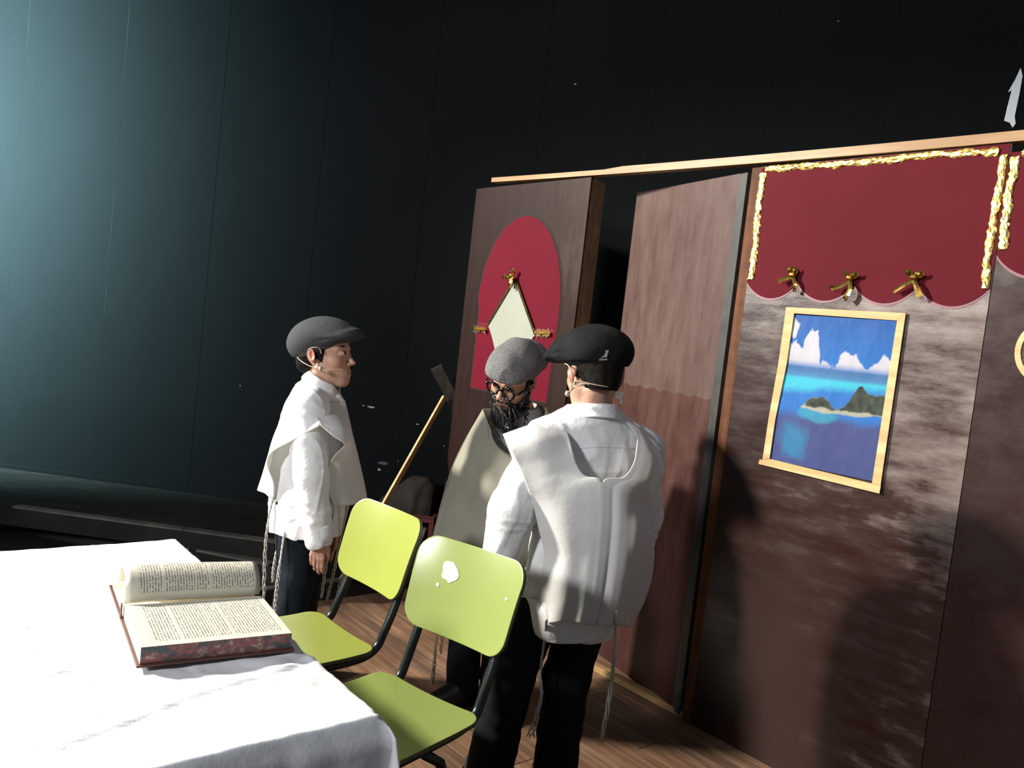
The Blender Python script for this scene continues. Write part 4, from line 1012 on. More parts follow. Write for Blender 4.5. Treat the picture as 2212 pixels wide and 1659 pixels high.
def make_body(root, J, headc, hR, sc, name='body'):
    """one continuous figure: head, neck, trunk, arms with hands, legs with feet"""
    pts = np.array([np.asarray(v_) for v_ in J.values()]+[headc]); lo = pts.min(0)-.16; hi = pts.max(0)+.17; lo[2] = 0.0
    bands = [(headc[2]-.15, headc[2]+.05)]+[(J['wr'+s][2]-.20, J['wr'+s][2]+.02) for s in 'lr']
    S_ = Sdf(lo, hi, .0033, .0085, bands, .0028)
    nb = J['neck']; ch = J['chest']; pe = J['pelvis']; lat = unit(J['shl']-J['shr']); fw = unit(np.cross(lat, (0, 0, 1)))
    B_ = np.stack([fw, lat, (0, 0, 1)], 1)
    S_.rc(headc+hR@np.array([-.020, 0, -.055])*sc, nb, .045*sc, .050*sc, .035)
    S_.ell(ch, (.085, .125, .15), B_, .04); S_.ell((ch+pe)/2, (.08, .11, .15), B_, .05); S_.ell(pe, (.088, .118, .10), B_, .05)
    for s in 'lr':
        S_.rc(nb-np.array([0, 0, .02]), J['sh'+s], .045, .048, .03); S_.rc(J['sh'+s], J['el'+s], .042, .034, .02); S_.rc(J['el'+s], J['wr'+s], .033, .0215, .015)
        hp = J['hip'+s]; S_.rc(hp, J['kn'+s], .062, .048, .03); S_.rc(J['kn'+s], J['an'+s], .047, .032, .02)
        S_.rc(J['an'+s]-np.array([0, 0, .02]), J['toe'+s], .032, .026, .02)
        hd = J.get('hd'+s); hand(S_, J['wr'+s], hd[0], hd[1], hd[2], .84, hd[3] if len(hd) > 3 else .5) if hd is not None else None
    head(S_, headc, hR, sc)
    P, Fc = S_.mesh(); P2 = P-np.array(root.location)
    return mesh_np(name, P2, Fc, MAT['skin'], root, True, tint=tint_of(P, headc, hR, sc))
def clothes(root, name, lo, hi, h, build, mat, wr_=(.0035, (30, 30, 16), 1), label=None):
    S_ = Sdf(lo, hi, h); build(S_)
    if wr_: S_.wrinkle(*wr_)
    if 'shirt' in name: S_.fold(.0011, (30, 30, 9), 5); S_.fold(.0008, (14, 14, 40), 6)
    if build.__doc__ == 'cut': pass
    P, Fc = S_.mesh(); o = mesh_np(name, P-np.array(root.location), Fc, mat, root, True)
    if label: o['label'] = label
    return o
def eyes(root, headc, hR, sc, which=(1, -1)):
    for s in which:
        c = np.asarray(headc)+hR@np.array([.0835, s*.030, .003])*sc; rr = .0135*sc; v = []; f = []; mi = []
        nA, nB = 14, 10
        for i in range(nB+1):
            th = math.pi*.62*i/nB
            for j in range(nA):
                a = 2*math.pi*j/nA; v.append(c+hR@np.array([math.cos(th), math.sin(th)*math.cos(a)*1.0, math.sin(th)*math.sin(a)*.62])*rr-np.array(root.location))
        for i in range(nB):
            for j in range(nA): f.append((i*nA+j, i*nA+(j+1) % nA, (i+1)*nA+(j+1) % nA, (i+1)*nA+j)); mi.append(1 if i < 4 else 0)
        o = mesh_np('eye', np.array(v), f, [MAT['eye'], MAT['iris']], root, True); o.data.polygons.foreach_set('material_index', mi)
        pts = [np.asarray(headc)+hR@np.array([.094-.02*((t-.45)*1.4)**2*2-.004, s*(.013+.036*t), .022+.007*math.sin(t*2.4)])*sc-np.array(root.location) for t in np.linspace(0, 1, 8)]
        MB().tube(pts, [.0022, .0036, .004, .004, .0038, .0032, .0025, .0012], 6).build('eyebrow', MAT['brow'], root, True)
        pts = [np.asarray(headc)+hR@np.array([.0955-.012*((t-.5)*2)**2, s*(.017+.027*t), .0035+.0068*math.sin(t*math.pi)])*sc-np.array(root.location) for t in np.linspace(0, 1, 7)]
        MB().tube(pts, [.0006, .0013, .0016, .0017, .0016, .0013, .0007], 5).build('eyelash', MAT['brow'], o, True)
def hair(root, headc, hR, sc, low=-.075, h=.0045):
    c = np.asarray(headc); S_ = Sdf(c-.14*sc, c+.15*sc, h)
    S_.ell(c+hR@np.array([-.014, 0, .034])*sc, np.array([.096, .0765, .087])*sc, hR, .01)
    S_.rc(c+hR@np.array([-.06, 0, -.03])*sc, c+hR@np.array([-.050, 0, low])*sc, .050*sc, .032*sc, .03)
    for s in (1, -1): S_.rc(c+hR@np.array([.022, s*.066, .02])*sc, c+hR@np.array([.012, s*.068, -.022])*sc, .010*sc, .005*sc, .01)
    g = S_.pts()-c; q = [(g@hR[:, i])/sc for i in range(3)]
    d = np.maximum(q[0]-(.040+.0*q[2]), -(q[2]-(low-.01)))
    face = np.maximum(q[0]-(.028), .045-q[2]-.0*q[0])                     # keep the fringe only above the brow
    cutd = np.maximum(q[0]-.026, -q[2]+.0)-0
    S_.V = np.maximum(S_.V, np.where((q[2] < .040), q[0]-.030, q[0]-.085)*sc)
    earcut = np.where((q[2] < -.02) & (q[0] > -.035), (q[0]+.035), -1)*sc; sb = (np.abs(q[1]) > .055) & (q[2] > -.03) & (q[0] > .004)
    S_.V = np.maximum(S_.V, np.where(sb, -1, earcut)); S_.V = np.maximum(np.maximum(S_.V, ((low-.02)-q[2])*sc), (q[2]-.047)*sc).astype(np.float32)
    S_.wrinkle(.0012, (260, 260, 90), 3)
    P, Fc = S_.mesh(); return mesh_np('hair', P-np.array(root.location), Fc, MAT['hair'], root, True)
def cap(root, headc, hR, sc, mat, kind, seed, label):
    """flat cap with a soft crown pulled down on a short peak; hR is the cap's own frame"""
    c = np.asarray(headc); S_ = Sdf(c-.17*sc, c+.20*sc, .0042)
    W = lambda p: c+hR@(np.asarray(p, float)*sc)
    P_ = dict(tight=dict(cr=(-.006, 0, .060), rr=(.116, .092, .082), fr=(.050, 0, .058), fr_=(.085, .084, .048), band=.020),
              beret=dict(cr=(-.012, 0, .064), rr=(.114, .108, .080), fr=(.055, 0, .064), fr_=(.090, .086, .050), band=.026),
              slouch=dict(cr=(-.015, 0, .066), rr=(.120, .103, .078), fr=(.056, 0, .060), fr_=(.096, .094, .048), band=.022))[kind]
    S_.ell(W(P_['cr']), np.array(P_['rr'])*sc, hR, .02); S_.ell(W(P_['fr']), np.array(P_['fr_'])*sc, hR, .03)
    S_.ell(W((.085, 0, P_['band']+.020)), np.array((.082, .080, .024))*sc, hR, .03)
    if kind == 'slouch': S_.ell(W((-.075, .0, .060)), np.array((.055, .085, .06))*sc, hR, .03)
    S_.cut(W((0, 0, P_['band'])), -hR[:, 2])
    S_.ell(W((0, 0, P_['band']-.006)), np.array((.100, .080, .018))*sc, hR, .006)
    # hollow underside so the head sits in it
    S_.ell(W((0, 0, P_['band']-.055)), np.array((.094, .074, .070))*sc, hR, .004, 's')
    t = R(9); rt = np.array([[math.cos(t), 0, math.sin(t)], [0, 1, 0], [-math.sin(t), 0, math.cos(t)]])
    S_.ell(W((.098, 0, P_['band']+.012)), np.array((.072, .080, .0105))*sc, hR@rt, .022)
    S_.wrinkle(*dict(tight=(.0012, (26, 26, 26), seed), beret=(.0062, (34, 34, 18), seed), slouch=(.0058, (46, 16, 24), seed))[kind])
    P, Fc = S_.mesh(); o = mesh_np('flat_cap', P-np.array(root.location), Fc, mat, root, True); o['label'] = label; return o
def collar(root, c, Rm, rt, rb, h, mat, gap=.35, point=.03, tilt=.0, name='collar', fwdz=0.0):
    """turned-down shirt collar: an inner stand and an outer fall, open in front"""
    n = 40; a = np.linspace(gap, 2*math.pi-gap, n); G = []
    for k_, (r_, z_) in enumerate(((rt*.97, -h*.75), (rt*.96, -h*.1), (rt*1.0, h*.28), (rt*1.10, h*.22), (rb*.98, -h*.30), (rb*1.04, -h*.75))):
        row = []
        for x in a:
            front = (1+math.cos(x))/2; ext = point*front**6 if k_ >= 4 else (point*.4*front**6 if k_ == 3 else 0)
            p = np.array([math.cos(x)*(r_+ext), math.sin(x)*r_*1.03, z_-tilt*front-(.55*ext)])
            row.append(np.asarray(c)+Rm@p)
        G.append(row)
    G = np.array(G); G = np.array([smooth_path(G[:, j], 18) for j in range(n)]).transpose(1, 0, 2)
    return sheet(name, G-np.array(root.location), mat, root, .002)
def rows_at(rows): return [[at(*p) for p in r_] for r_ in rows]
def poncho(root, rows, nu, nv_, mat, name='fringed_garment', fold=(0, 1, 0), thick=.0025, seed=1, wr_=.003, label=None):
    G = patch(rows_at(rows), nu, nv_); N = grid_normals(G)
    u = np.linspace(0, 1, nu)[None, :]; v = np.linspace(0, 1, nv_)[:, None]
    amp = fold[0]*np.clip(v*1.2-.1, 0, 1); d = amp*np.sin(u*fold[1]*6.2832+fold[2]+.8*np.sin(v*3))+wr_*vnoise(G*np.array([18, 18, 10]), seed)*np.clip(v*3, 0.2, 1)
    G = G+N*d[..., None]
    o = sheet(name, G-np.array(root.location), mat, root, thick)
    if label: o['label'] = label
    return o
def tassel(root, pts, mat, r_=.0022, strands=3, flare=0.0, seed=1, kn=5):
    r2 = random.Random(seed); P = np.array(smooth_path([at(*p) for p in pts], 36))-np.array(root.location); mb = MB(); n = len(P)
    for s in range(strands):
        ph = 6.283*s/strands; Q = []
        for i, p in enumerate(P):
            t = i/(n-1); am = .0028*(1-.3*t)+flare*max(0, t-.8)*5*.2; a = ph+t*26
            wob = np.array([math.cos(a), math.sin(a), 0])*am+np.array([1, .3, 0])*(.004*math.sin(t*19+s*2)*t)
            Q.append(p+wob)
        mb.tube(Q, [r_*(1.25 if (i % 7 < 2 and i < n*.5) else 1) for i in range(n)], 5)
    return mb.build('tassel', mat, root, True)
def shoe(root, an, toe, mat=None):
    an = np.asarray(an); toe = np.asarray(toe); d = unit((toe-an)*np.array([1, 1, 0])); heel = np.array([an[0], an[1], 0])-d*.035; tip = np.array([toe[0], toe[1], 0])+d*.02
    lo = np.minimum(heel, tip)-.07; hi = np.maximum(heel, tip)+.07; lo[2] = -.02; hi[2] = .15
    S_ = Sdf(lo, hi, .0045); up = np.array([0, 0, 1])
    S_.rc(heel+up*.036, tip-d*.03+up*.032, .036, .038, .02); S_.rc(an*np.array([1, 1, 0])+up*.05, an*np.array([1, 1, 0])+up*.085, .038, .036, .03)
    S_.rc(an*np.array([1, 1, 0])+up*.06+d*.02, tip-d*.07+up*.04, .036, .032, .03)
    S_.cut((0, 0, .001), (0, 0, -1)); P, Fc = S_.mesh(); sh_ = mesh_np('shoe', P-np.array(root.location), Fc, mat or MAT['shoe'], root, True)
    S_ = Sdf(lo, hi, .0045); S_.rc(heel+up*.012, tip-d*.028+up*.012, .040, .043, .02); S_.cut((0, 0, .0), (0, 0, -1)); S_.cut((0, 0, .014), (0, 0, 1)); P, Fc = S_.mesh(); mesh_np('sole', P-np.array(root.location), Fc, MAT['plastic'], sh_, True)
def headset(root, wires, boxes, r_=.0016):
    mb = MB()
    for pts in wires: mb.tube(np.array(smooth_path(pts, 26))-np.array(root.location), r_, 6)
    for c, s in boxes:
        c = np.asarray(c)-np.array(root.location)
        mb.tube([c+np.array([0, 0, -1.0])*s, c+np.array([0, 0, -.7])*s, c, c+np.array([0, 0, .7])*s, c+np.array([0, 0, 1.0])*s], [s*.3, s*.75, s*.9, s*.75, s*.3], 8)
    return mb.build('headset', MAT['mic'], root, True)

#PEOPLE
def lathe(S_, knots, B_, k=.02):
    """elliptical trunk: knots of (centre, half depth, half width) from top to bottom"""
    kn = sorted(knots, key=lambda q: q[0][2]); zk = [q[0][2] for q in kn]; cx_ = [q[0][0] for q in kn]; cy_ = [q[0][1] for q in kn]; rf = [q[1] for q in kn]; rl = [q[2] for q in kn]
    zf = np.linspace(zk[0], zk[-1], 60); sm = lambda a: np.interp(zf, zk, a)
    ker = np.ones(7)/7; sme = lambda a: np.convolve(np.pad(sm(a), 3, mode='edge'), ker, 'valid')
    cx2, cy2, rf2, rl2 = map(sme, (cx_, cy_, rf, rl))
    def fn(X, Y, Z):
        z = np.clip(Z, zf[0], zf[-1]); a = np.interp(z, zf, cx2); b = np.interp(z, zf, cy2); f_ = np.interp(z, zf, rf2); l_ = np.interp(z, zf, rl2)
        dx, dy = X-a, Y-b; u = dx*B_[0, 0]+dy*B_[1, 0]; v_ = dx*B_[0, 1]+dy*B_[1, 1]
        d = (np.sqrt((u/f_)**2+(v_/l_)**2)-1)*np.minimum(f_, l_)
        return np.maximum(d, np.maximum(zf[0]-Z, Z-zf[-1]))
    c = np.array([np.mean(cx_), np.mean(cy_), 0]); m_ = max(max(rf), max(rl))+.1+np.ptp(cx_)+np.ptp(cy_)
    S_.put(fn, (c[0]-m_, c[1]-m_, zf[0]-.05), (c[0]+m_, c[1]+m_, zf[-1]+.05), k)
def bodyframe(J):
    lat = unit((J['shl']-J['shr'])*np.array([1, 1, 0])); fw = np.cross(lat, (0, 0, 1)); return np.stack([fw, lat, (0, 0, 1)], 1)
def sleeve(S_, J, s, r0=.066, r1=.060, r2=.043):
    S_.rc(J['neck']-V3(0, 0, .025), J['sh'+s], .052, min(r0, .058), .03); S_.rc(J['sh'+s], J['el'+s], r0, r1, .03); S_.rc(J['el'+s], J['wr'+s], r1, r2, .012)
    d = unit(J['wr'+s]-J['el'+s]); S_.rc(J['wr'+s]+d*(.050), J['wr'+s]+d*.11, .044, .044, .003, 's')
def cuff(root, J, s, mat, r=.046):
    d = unit(J['wr'+s]-J['el'+s]); a = unit(np.cross(d, (0, 1, .1))); b = np.cross(d, a); G = []
    for t, q in ((-.052, r*1.0), (-.045, r*1.06), (-.01, r*1.03), (.012, r*.98)):
        G.append([J['wr'+s]+d*t+q*(math.cos(x)*a+math.sin(x)*b*.92) for x in np.linspace(0, 2*math.pi, 25)])
    return sheet('cuff', np.array(G)-np.array(root.location), mat, root, .0025)
def trouser_build(S_, J, B_, r_=(.088, .072, .066), k=.018):
    pe = J['pelvis']; lathe(S_, [(pe+np.array([0, 0, .12]), .090, .118), (pe, .095, .125), (pe-np.array([0, 0, .08]), .09, .12)], B_)
    for s in 'lr':
        S_.rc(J['hip'+s], J['kn'+s], r_[0], r_[1], k); e = J['an'+s]*np.array([1, 1, 0])+np.array([0, 0, .06]); S_.rc(J['kn'+s], e, r_[1], r_[2], .015)
    S_.cut((0, 0, .035), (0, 0, -1))
def person(name, x, y, label):
    o = empty(name, (x, y, 0)); tag(o, label, 'person'); return o
V3 = lambda *a: np.array(a, float)

# ------------------------------------------------ boy in the charcoal cap (left, in profile)
rA = person('person', -.70, 3.05, 'person in charcoal flat cap and loose white shirt, standing in profile at the left')
hA = at(701, 768, 3.05); RA = frame((.965, -.17, .17), (.03, 0, 1)); sA = .985
JA = dict(neck=at(676, 838, 3.06), chest=at(668, 930, 3.05), shr=at(668, 880, 2.945), shl=at(674, 868, 3.165), elr=at(672, 1028, 2.895), wrr=at(690, 1166, 2.885), ell=at(690, 1010, 3.20), wrl=at(712, 1140, 3.19))
pA = at(655, 1062, 3.05); JA['pelvis'] = pA
JA['hipr'] = pA+V3(-.01, -.066, -.03); JA['hipl'] = pA+V3(.01, .066, -.03)
JA['knr'] = at(640, 1250, 2.97); JA['knl'] = at(655, 1246, 3.12); JA['anr'] = V3(-.745, 2.97, .075); JA['anl'] = V3(-.72, 3.12, .075)
JA['toer'] = V3(-.60, 2.93, .03); JA['toel'] = V3(-.575, 3.09, .03)
JA['hdr'] = ((-.04, .02, -1), (0.1, 1, 0), (1, -.1, 0), .42); JA['hdl'] = ((0, 0, -1), (0, -1, 0), (1, 0, 0), .45)
make_body(rA, {k: v for k, v in JA.items() if not k.startswith('hd')} | {}, hA, RA, sA) if False else None
def body_of(root, J, hc, hR, sc):
    class D(dict): pass
    Jv = {k: v for k, v in J.items() if not k.startswith('hd')}
    class JJ(dict):
        def get(s, k, d=None): return J.get(k, d)
    return make_body(root, JJ(Jv), hc, hR, sc)
body_of(rA, JA, hA, RA, sA); eyes(rA, hA, RA, sA); hair(rA, hA, RA, sA, -.060)
cA = cap(rA, hA+RA@V3(-.006, 0, .004), frame((.90, -.155, .40), (.03, 0, 1)), 1.0, MAT['cap_char'], 'tight', 5, 'charcoal felt flat cap')
BA = bodyframe(JA)
def shA(S_):
    c = lambda px, py: at(px, py, 3.05)
    lathe(S_, [(c(676, 838), .052, .06), (c(674, 862), .085, .125), (c(670, 930), .118, .14), (c(667, 1010), .134, .150), (c(664, 1085), .140, .165), (c(660, 1143), .134, .162)], BA)
    S_.rc(c(700, 852), at(732, 872, 3.04), .050, .026, .02); sleeve(S_, JA, 'r', .070, .062, .046); sleeve(S_, JA, 'l')
    S_.rc(JA['neck'], hA+RA@V3(-.02, 0, -.07), .03, .03, .004, 's')
clothes(rA, 'shirt', V3(-1.05, 2.72, .50), V3(-.38, 3.36, 1.20), .0046, shA, MAT['shirt'], (.0026, (34, 34, 14), 3))
cuff(rA, JA, 'r', MAT['shirt']); cuff(rA, JA, 'l', MAT['shirt'])
def trA(S_): trouser_build(S_, JA, BA, (.074, .068, .064))
clothes(rA, 'trousers', V3(-1.0, 2.78, .02), V3(-.45, 3.34, .84), .006, trA, MAT['trousers_navy'], (.004, (24, 24, 20), 2))
for s in 'rl': shoe(rA, JA['an'+s], JA['toe'+s])
cA_ = at(697, 820, 3.05); Rc_ = frame((.90, -.17, -.40), (0.02, 0, 1))
collar(rA, cA_, Rc_, .056, .068, .036, MAT['shirt'], .36, .020)
ridgeA = [(692, 919, 2.855), (676, 872, 2.935), (652, 829, 3.05), (692, 852, 3.17), (705, 895, 3.25)]
poncho(rA, [ridgeA, [(642, 946, 2.86), (630, 912, 2.925), (617, 888, 3.05), (642, 895, 3.17), (672, 925, 3.25)],
    [(588, 976, 2.875), (588, 958, 2.95), (598, 930, 3.05), (612, 940, 3.16), (632, 968, 3.24)], [(577, 1003, 2.885), (577, 996, 2.95), (581, 985, 3.05), (590, 985, 3.15), (602, 1000, 3.22)],
    [(591, 1042, 2.905), (577, 1034, 2.97), (569, 1028, 3.05), (576, 1026, 3.13), (586, 1030, 3.2)], [(592, 1076, 2.92), (575, 1068, 2.985), (559, 1060, 3.05), (566, 1058, 3.12), (576, 1060, 3.18)]],
    40, 60, MAT['poncho'], fold=(.004, 2.2, 0), seed=4)
poncho(rA, [ridgeA[:2]+[(738, 868, 3.03), (742, 866, 3.14), (730, 892, 3.23)], [(722, 944, 2.85), (737, 915, 2.915), (753, 908, 3.03), (754, 912, 3.13), (748, 930, 3.2)],
    [(744, 961, 2.86), (755, 950, 2.92), (764, 945, 3.04), (762, 948, 3.13), (754, 955, 3.2)], [(722, 986, 2.885), (746, 978, 2.93), (770, 970, 3.05), (768, 972, 3.14), (758, 980, 3.2)],
    [(709, 1010, 2.90), (742, 1005, 2.935), (776, 1000, 3.05), (773, 1000, 3.14), (762, 1004, 3.2)], [(708, 1055, 2.905), (744, 1052, 2.94), (786, 1047, 3.05), (782, 1048, 3.14), (770, 1052, 3.2)],
    [(722, 1094, 2.91), (752, 1092, 2.945), (792, 1084, 3.05), (788, 1084, 3.14), (776, 1088, 3.2)]], 40, 60, MAT['poncho'], fold=(.003, 1.6, 1), seed=6)
for i, p_ in enumerate(([(591, 1072, 2.93), (580, 1120, 2.93), (573, 1190, 2.93), (570, 1295, 2.93)], [(602, 1150, 2.95), (598, 1185, 2.95), (592, 1225, 2.95), (590, 1258, 2.95)], [(615, 1148, 2.90), (607, 1200, 2.88), (600, 1255, 2.87), (592, 1330, 2.86)],
                        [(722, 1094, 2.90), (714, 1150, 2.95), (705, 1215, 3.0), (694, 1292, 3.02)], [(752, 1092, 2.96), (734, 1170, 3.02), (722, 1230, 3.06), (706, 1296, 3.08)], [(776, 1088, 3.16), (752, 1160, 3.18), (745, 1220, 3.18), (728, 1285, 3.18)])):
    tassel(rA, p_, MAT['string'], .0021, 3, .004, i)
headset(rA, [[at(687, 797, 2.945), at(668, 790, 2.95), at(652, 781, 2.97), at(642, 771, 3.02), at(648, 768, 3.07), at(660, 772, 3.08)], [at(697, 798, 2.945), at(712, 799, 2.945), at(726, 798, 2.955), at(741, 798, 2.965)],
             [at(693, 792, 2.95), at(672, 782, 2.955), at(664, 768, 2.958), at(668, 754, 2.956), at(682, 750, 2.955), at(691, 754, 2.96), at(694, 764, 2.965)]], [(at(692, 797, 2.946), .0085)], .0017)

# ------------------------------------------------ boy in the tweed cap with the false beard (middle, facing us)
rB = person('person', -.08, 3.14, 'person in grey tweed cap, round black glasses and long black false beard, head bowed')
hB = at(1112, 816, 3.07); RB = frame((-.47, -.74, -.44), (.20, -.10, 1)); sB = .96
JB = dict(neck=at(1130, 898, 3.16), chest=at(1115, 985, 3.16), shr=at(1052, 940, 3.20), shl=at(1188, 935, 3.09), elr=at(1030, 1045, 3.24), wrr=at(1045, 1120, 3.10), ell=at(1215, 1050, 3.04), wrl=at(1160, 1120, 2.99))
pB = at(1078, 1140, 3.17); JB['pelvis'] = pB
JB['hipr'] = pB+V3(-.065, .03, -.03); JB['hipl'] = pB+V3(.065, -.03, -.03); JB['knr'] = at(1006, 1312, 3.16); JB['knl'] = at(1082, 1318, 3.10)
JB['anr'] = onz(1000, 1478, .075); JB['anl'] = onz(1072, 1496, .075); JB['toer'] = JB['anr']+V3(-.095, -.085, -.045); JB['toel'] = JB['anl']+V3(-.04, -.12, -.045)
JB['hdr'] = ((.5, -.5, -.6), (.5, .6, .2), (.2, -.5, .8), .7); JB['hdl'] = ((-.7, -.2, -.6), (.3, .8, 0), (-.2, -.5, .8), .7)
body_of(rB, JB, hB, RB, sB); eyes(rB, hB, RB, sB); hair(rB, hB, RB, sB, -.055)
cap(rB, hB+RB@V3(-.004, 0, .014), frame(RB[:, 0]+.20*RB[:, 2], RB[:, 2]), .90, MAT['cap_tweed'], 'slouch', 8, 'grey tweed flat cap')
BB = bodyframe(JB)
def shB(S_):
    lathe(S_, [(at(1132, 885, 3.16), .055, .06), (at(1130, 905, 3.16), .080, .105), (at(1115, 985, 3.16), .10, .13), (at(1090, 1090, 3.17), .12, .15), (at(1066, 1230, 3.17), .12, .15)], BB)
    for s in 'rl': sleeve(S_, JB, s, .038, .042, .036)
clothes(rB, 'shirt', V3(-.42, 2.84, .42), V3(.42, 3.46, 1.22), .006, shB, MAT['shirt_grey'])
collar(rB, at(1134, 884, 3.15), frame((-.5, -.80, -.15)), .058, .074, .036, MAT['shirt_grey'], .35, .02)
def trB(S_): trouser_build(S_, JB, BB, (.085, .066, .058))
clothes(rB, 'trousers', V3(-.42, 2.86, .02), V3(.30, 3.46, .84), .006, trB, MAT['trousers'], (.007, (22, 22, 26), 5))
for s in 'rl': shoe(rB, JB['an'+s], JB['toe'+s])
rows = [[(1043, 884, 3.20), (1056, 916, 3.10), (1072, 958, 3.02), (1112, 986, 2.975), (1155, 960, 2.98), (1180, 882, 3.06)],
    [(1010, 942, 3.22), (1040, 962, 3.09), (1070, 1000, 3.00), (1112, 1028, 2.95), (1168, 1010, 2.95), (1218, 930, 3.03)],
    [(984, 992, 3.22), (1018, 1020, 3.08), (1060, 1052, 2.98), (1112, 1078, 2.935), (1178, 1066, 2.935), (1236, 1010, 3.0)],
    [(968, 1036, 3.22), (1002, 1070, 3.08), (1052, 1102, 2.965), (1111, 1120, 2.925), (1180, 1110, 2.93), (1240, 1070, 3.0)],
    [(948, 1096, 3.20), (985, 1122, 3.07), (1045, 1150, 2.955), (1108, 1162, 2.92), (1180, 1152, 2.93), (1240, 1122, 3.0)],
    [(930, 1166, 3.18), (968, 1188, 3.05), (1035, 1210, 2.945), (1104, 1220, 2.92), (1178, 1210, 2.93), (1238, 1190, 3.0)],
    [(918, 1250, 3.15), (958, 1280, 3.03), (1026, 1300, 2.94), (1097, 1310, 2.92), (1168, 1300, 2.93), (1225, 1280, 3.0)]]
poncho(rB, rows, 60, 70, MAT['poncho_cream'], fold=(.007, 4.2, .5), seed=9, wr_=.0045, label='cream over-garment with a round neck')
poncho(rB, [[(1043, 884, 3.20), (1080, 880, 3.25), (1140, 868, 3.26), (1180, 882, 3.06)], [(1000, 960, 3.24), (1070, 970, 3.31), (1150, 965, 3.30), (1225, 950, 3.08)], [(968, 1036, 3.24), (1060, 1080, 3.35), (1150, 1080, 3.34), (1240, 1060, 3.05)], [(935, 1166, 3.22), (1045, 1200, 3.36), (1140, 1200, 3.35), (1240, 1180, 3.05)], [(924, 1250, 3.2), (1035, 1290, 3.36), (1130, 1290, 3.35), (1225, 1270, 3.05)]], 34, 44, MAT['poncho_cream'], fold=(.006, 3, .2), seed=10)
# neckline seam
MB().tube(np.array(smooth_path([at(*p) for p in [(1060, 926, 3.06), (1064, 948, 3.02), (1076, 968, 2.995), (1094, 982, 2.975), (1112, 986, 2.965)]], 20))-np.array(rB.location), .0016, 5).build('neck_binding', MAT['poncho_cream'], rB, True)
# false beard: a dense mass on the cheeks and chin plus long loose strands
WB = lambda p: hB+RB@(np.asarray(p, float)*sB)
sb = Sdf(hB-V3(.16, .22, .26), hB+V3(.16, .14, .08), .0042)
for s in (1, -1):
    sb.rc(WB((.012, s*.066, -.03)), WB((.030, s*.060, -.085)), .013, .022, .015); sb.rc(WB((.030, s*.058, -.080)), WB((.064, s*.030, -.122)), .022, .024, .02)
    sb.rc(WB((.105, s*.007, -.053)), WB((.088, s*.034, -.060)), .0055, .006, .005); sb.rc(WB((.088, s*.034, -.060)), WB((.066, s*.050, -.082)), .006, .012, .008)
sb.rc(WB((.070, 0, -.120)), WB((.076, 0, -.155)), .027, .034, .02)
bt_ = at(1102, 928, 2.975); sb.rc(WB((.070, 0, -.140)), bt_, .040, .018, .02)
sb.wrinkle(.0030, (120, 120, 36), 2)
Pv, Pf = sb.mesh(); beard = mesh_np('beard', Pv-np.array(rB.location), Pf, MAT['beard'], rB, True)
mb = MB(); r2 = random.Random(5)
for i in range(420):
    v_ = Pv[r2.randrange(len(Pv))]
    if v_[2] > WB((.05, 0, -.075))[2]+.01: continue
    tgt = at(1102+r2.gauss(0, 17), 938+r2.uniform(-6, 26), 2.965+r2.uniform(-.02, .03)); mid = v_*.55+tgt*.45+V3(r2.uniform(-.02, .02), r2.uniform(-.035, -.0), r2.uniform(.0, .015))
    end = v_+(tgt-v_)*r2.uniform(.55, 1.0)
    mb.tube(np.array(smooth_path([v_, mid, end], 6))-np.array(rB.location), [.0011, .0011, .0010, .0008, .0006, .0003], 3)
mb.build('loose_beard_hair', MAT['beard'], beard, True)['kind'] = 'stuff'
for s in (1, -1):
    c0 = WB((.022, s*.074, .018)); c1 = WB((.020, s*.080, -.035)); P = []
    for i in range(60):
        t = i/59; p_ = c0+(c1-c0)*min(t*2.2, 1)+V3(0, 0, -.105)*max(0, t-.30)*1.3; a = t*38
        P.append(p_+V3(math.cos(a), math.sin(a), 0)*(.0055*min(1, t*2)))
    MB().tube(np.array(P)-np.array(rB.location), [.0062-.003*i/59 for i in range(60)], 6).build('sidelock', MAT['lock'], rB, True)
gl = MB()
for s in (1, -1):
    cc = V3(.104, s*.034, .000-.006)
    gl.tube([WB(cc+V3(-.004*abs(math.cos(a)), s*.0*a+.0255*math.cos(a), .0245*math.sin(a)))-np.array(rB.location) for a in np.linspace(0, 2*math.pi, 29)[:-1]], .0050, 8, True)
    gl.tube([WB(p)-np.array(rB.location) for p in ((.100, s*.061, -.002), (.088, s*.074, .002), (.05, s*.079, .004), (-.01, s*.082, .006))], .0046, 6)
gl.tube([WB(p)-np.array(rB.location) for p in ((.108, .009, .0), (.114, .003, .005), (.114, -.003, .005), (.108, -.009, .0))], .0036, 8)
gl.build('glasses', MAT['frames'], rB, True)
for i, p_ in enumerate(([(948, 1300, 3.05), (944, 1360, 3.05), (939, 1420, 3.05), (934, 1478, 3.06)], [(962, 1302, 3.03), (958, 1350, 3.03), (954, 1385, 3.03), (952, 1412, 3.03)], [(1215, 1290, 3.0), (1210, 1340, 3.0), (1206, 1400, 3.0)])):
    tassel(rB, p_, MAT['string_tan'], .0022, 4 if i == 0 else 2, .01, 20+i)

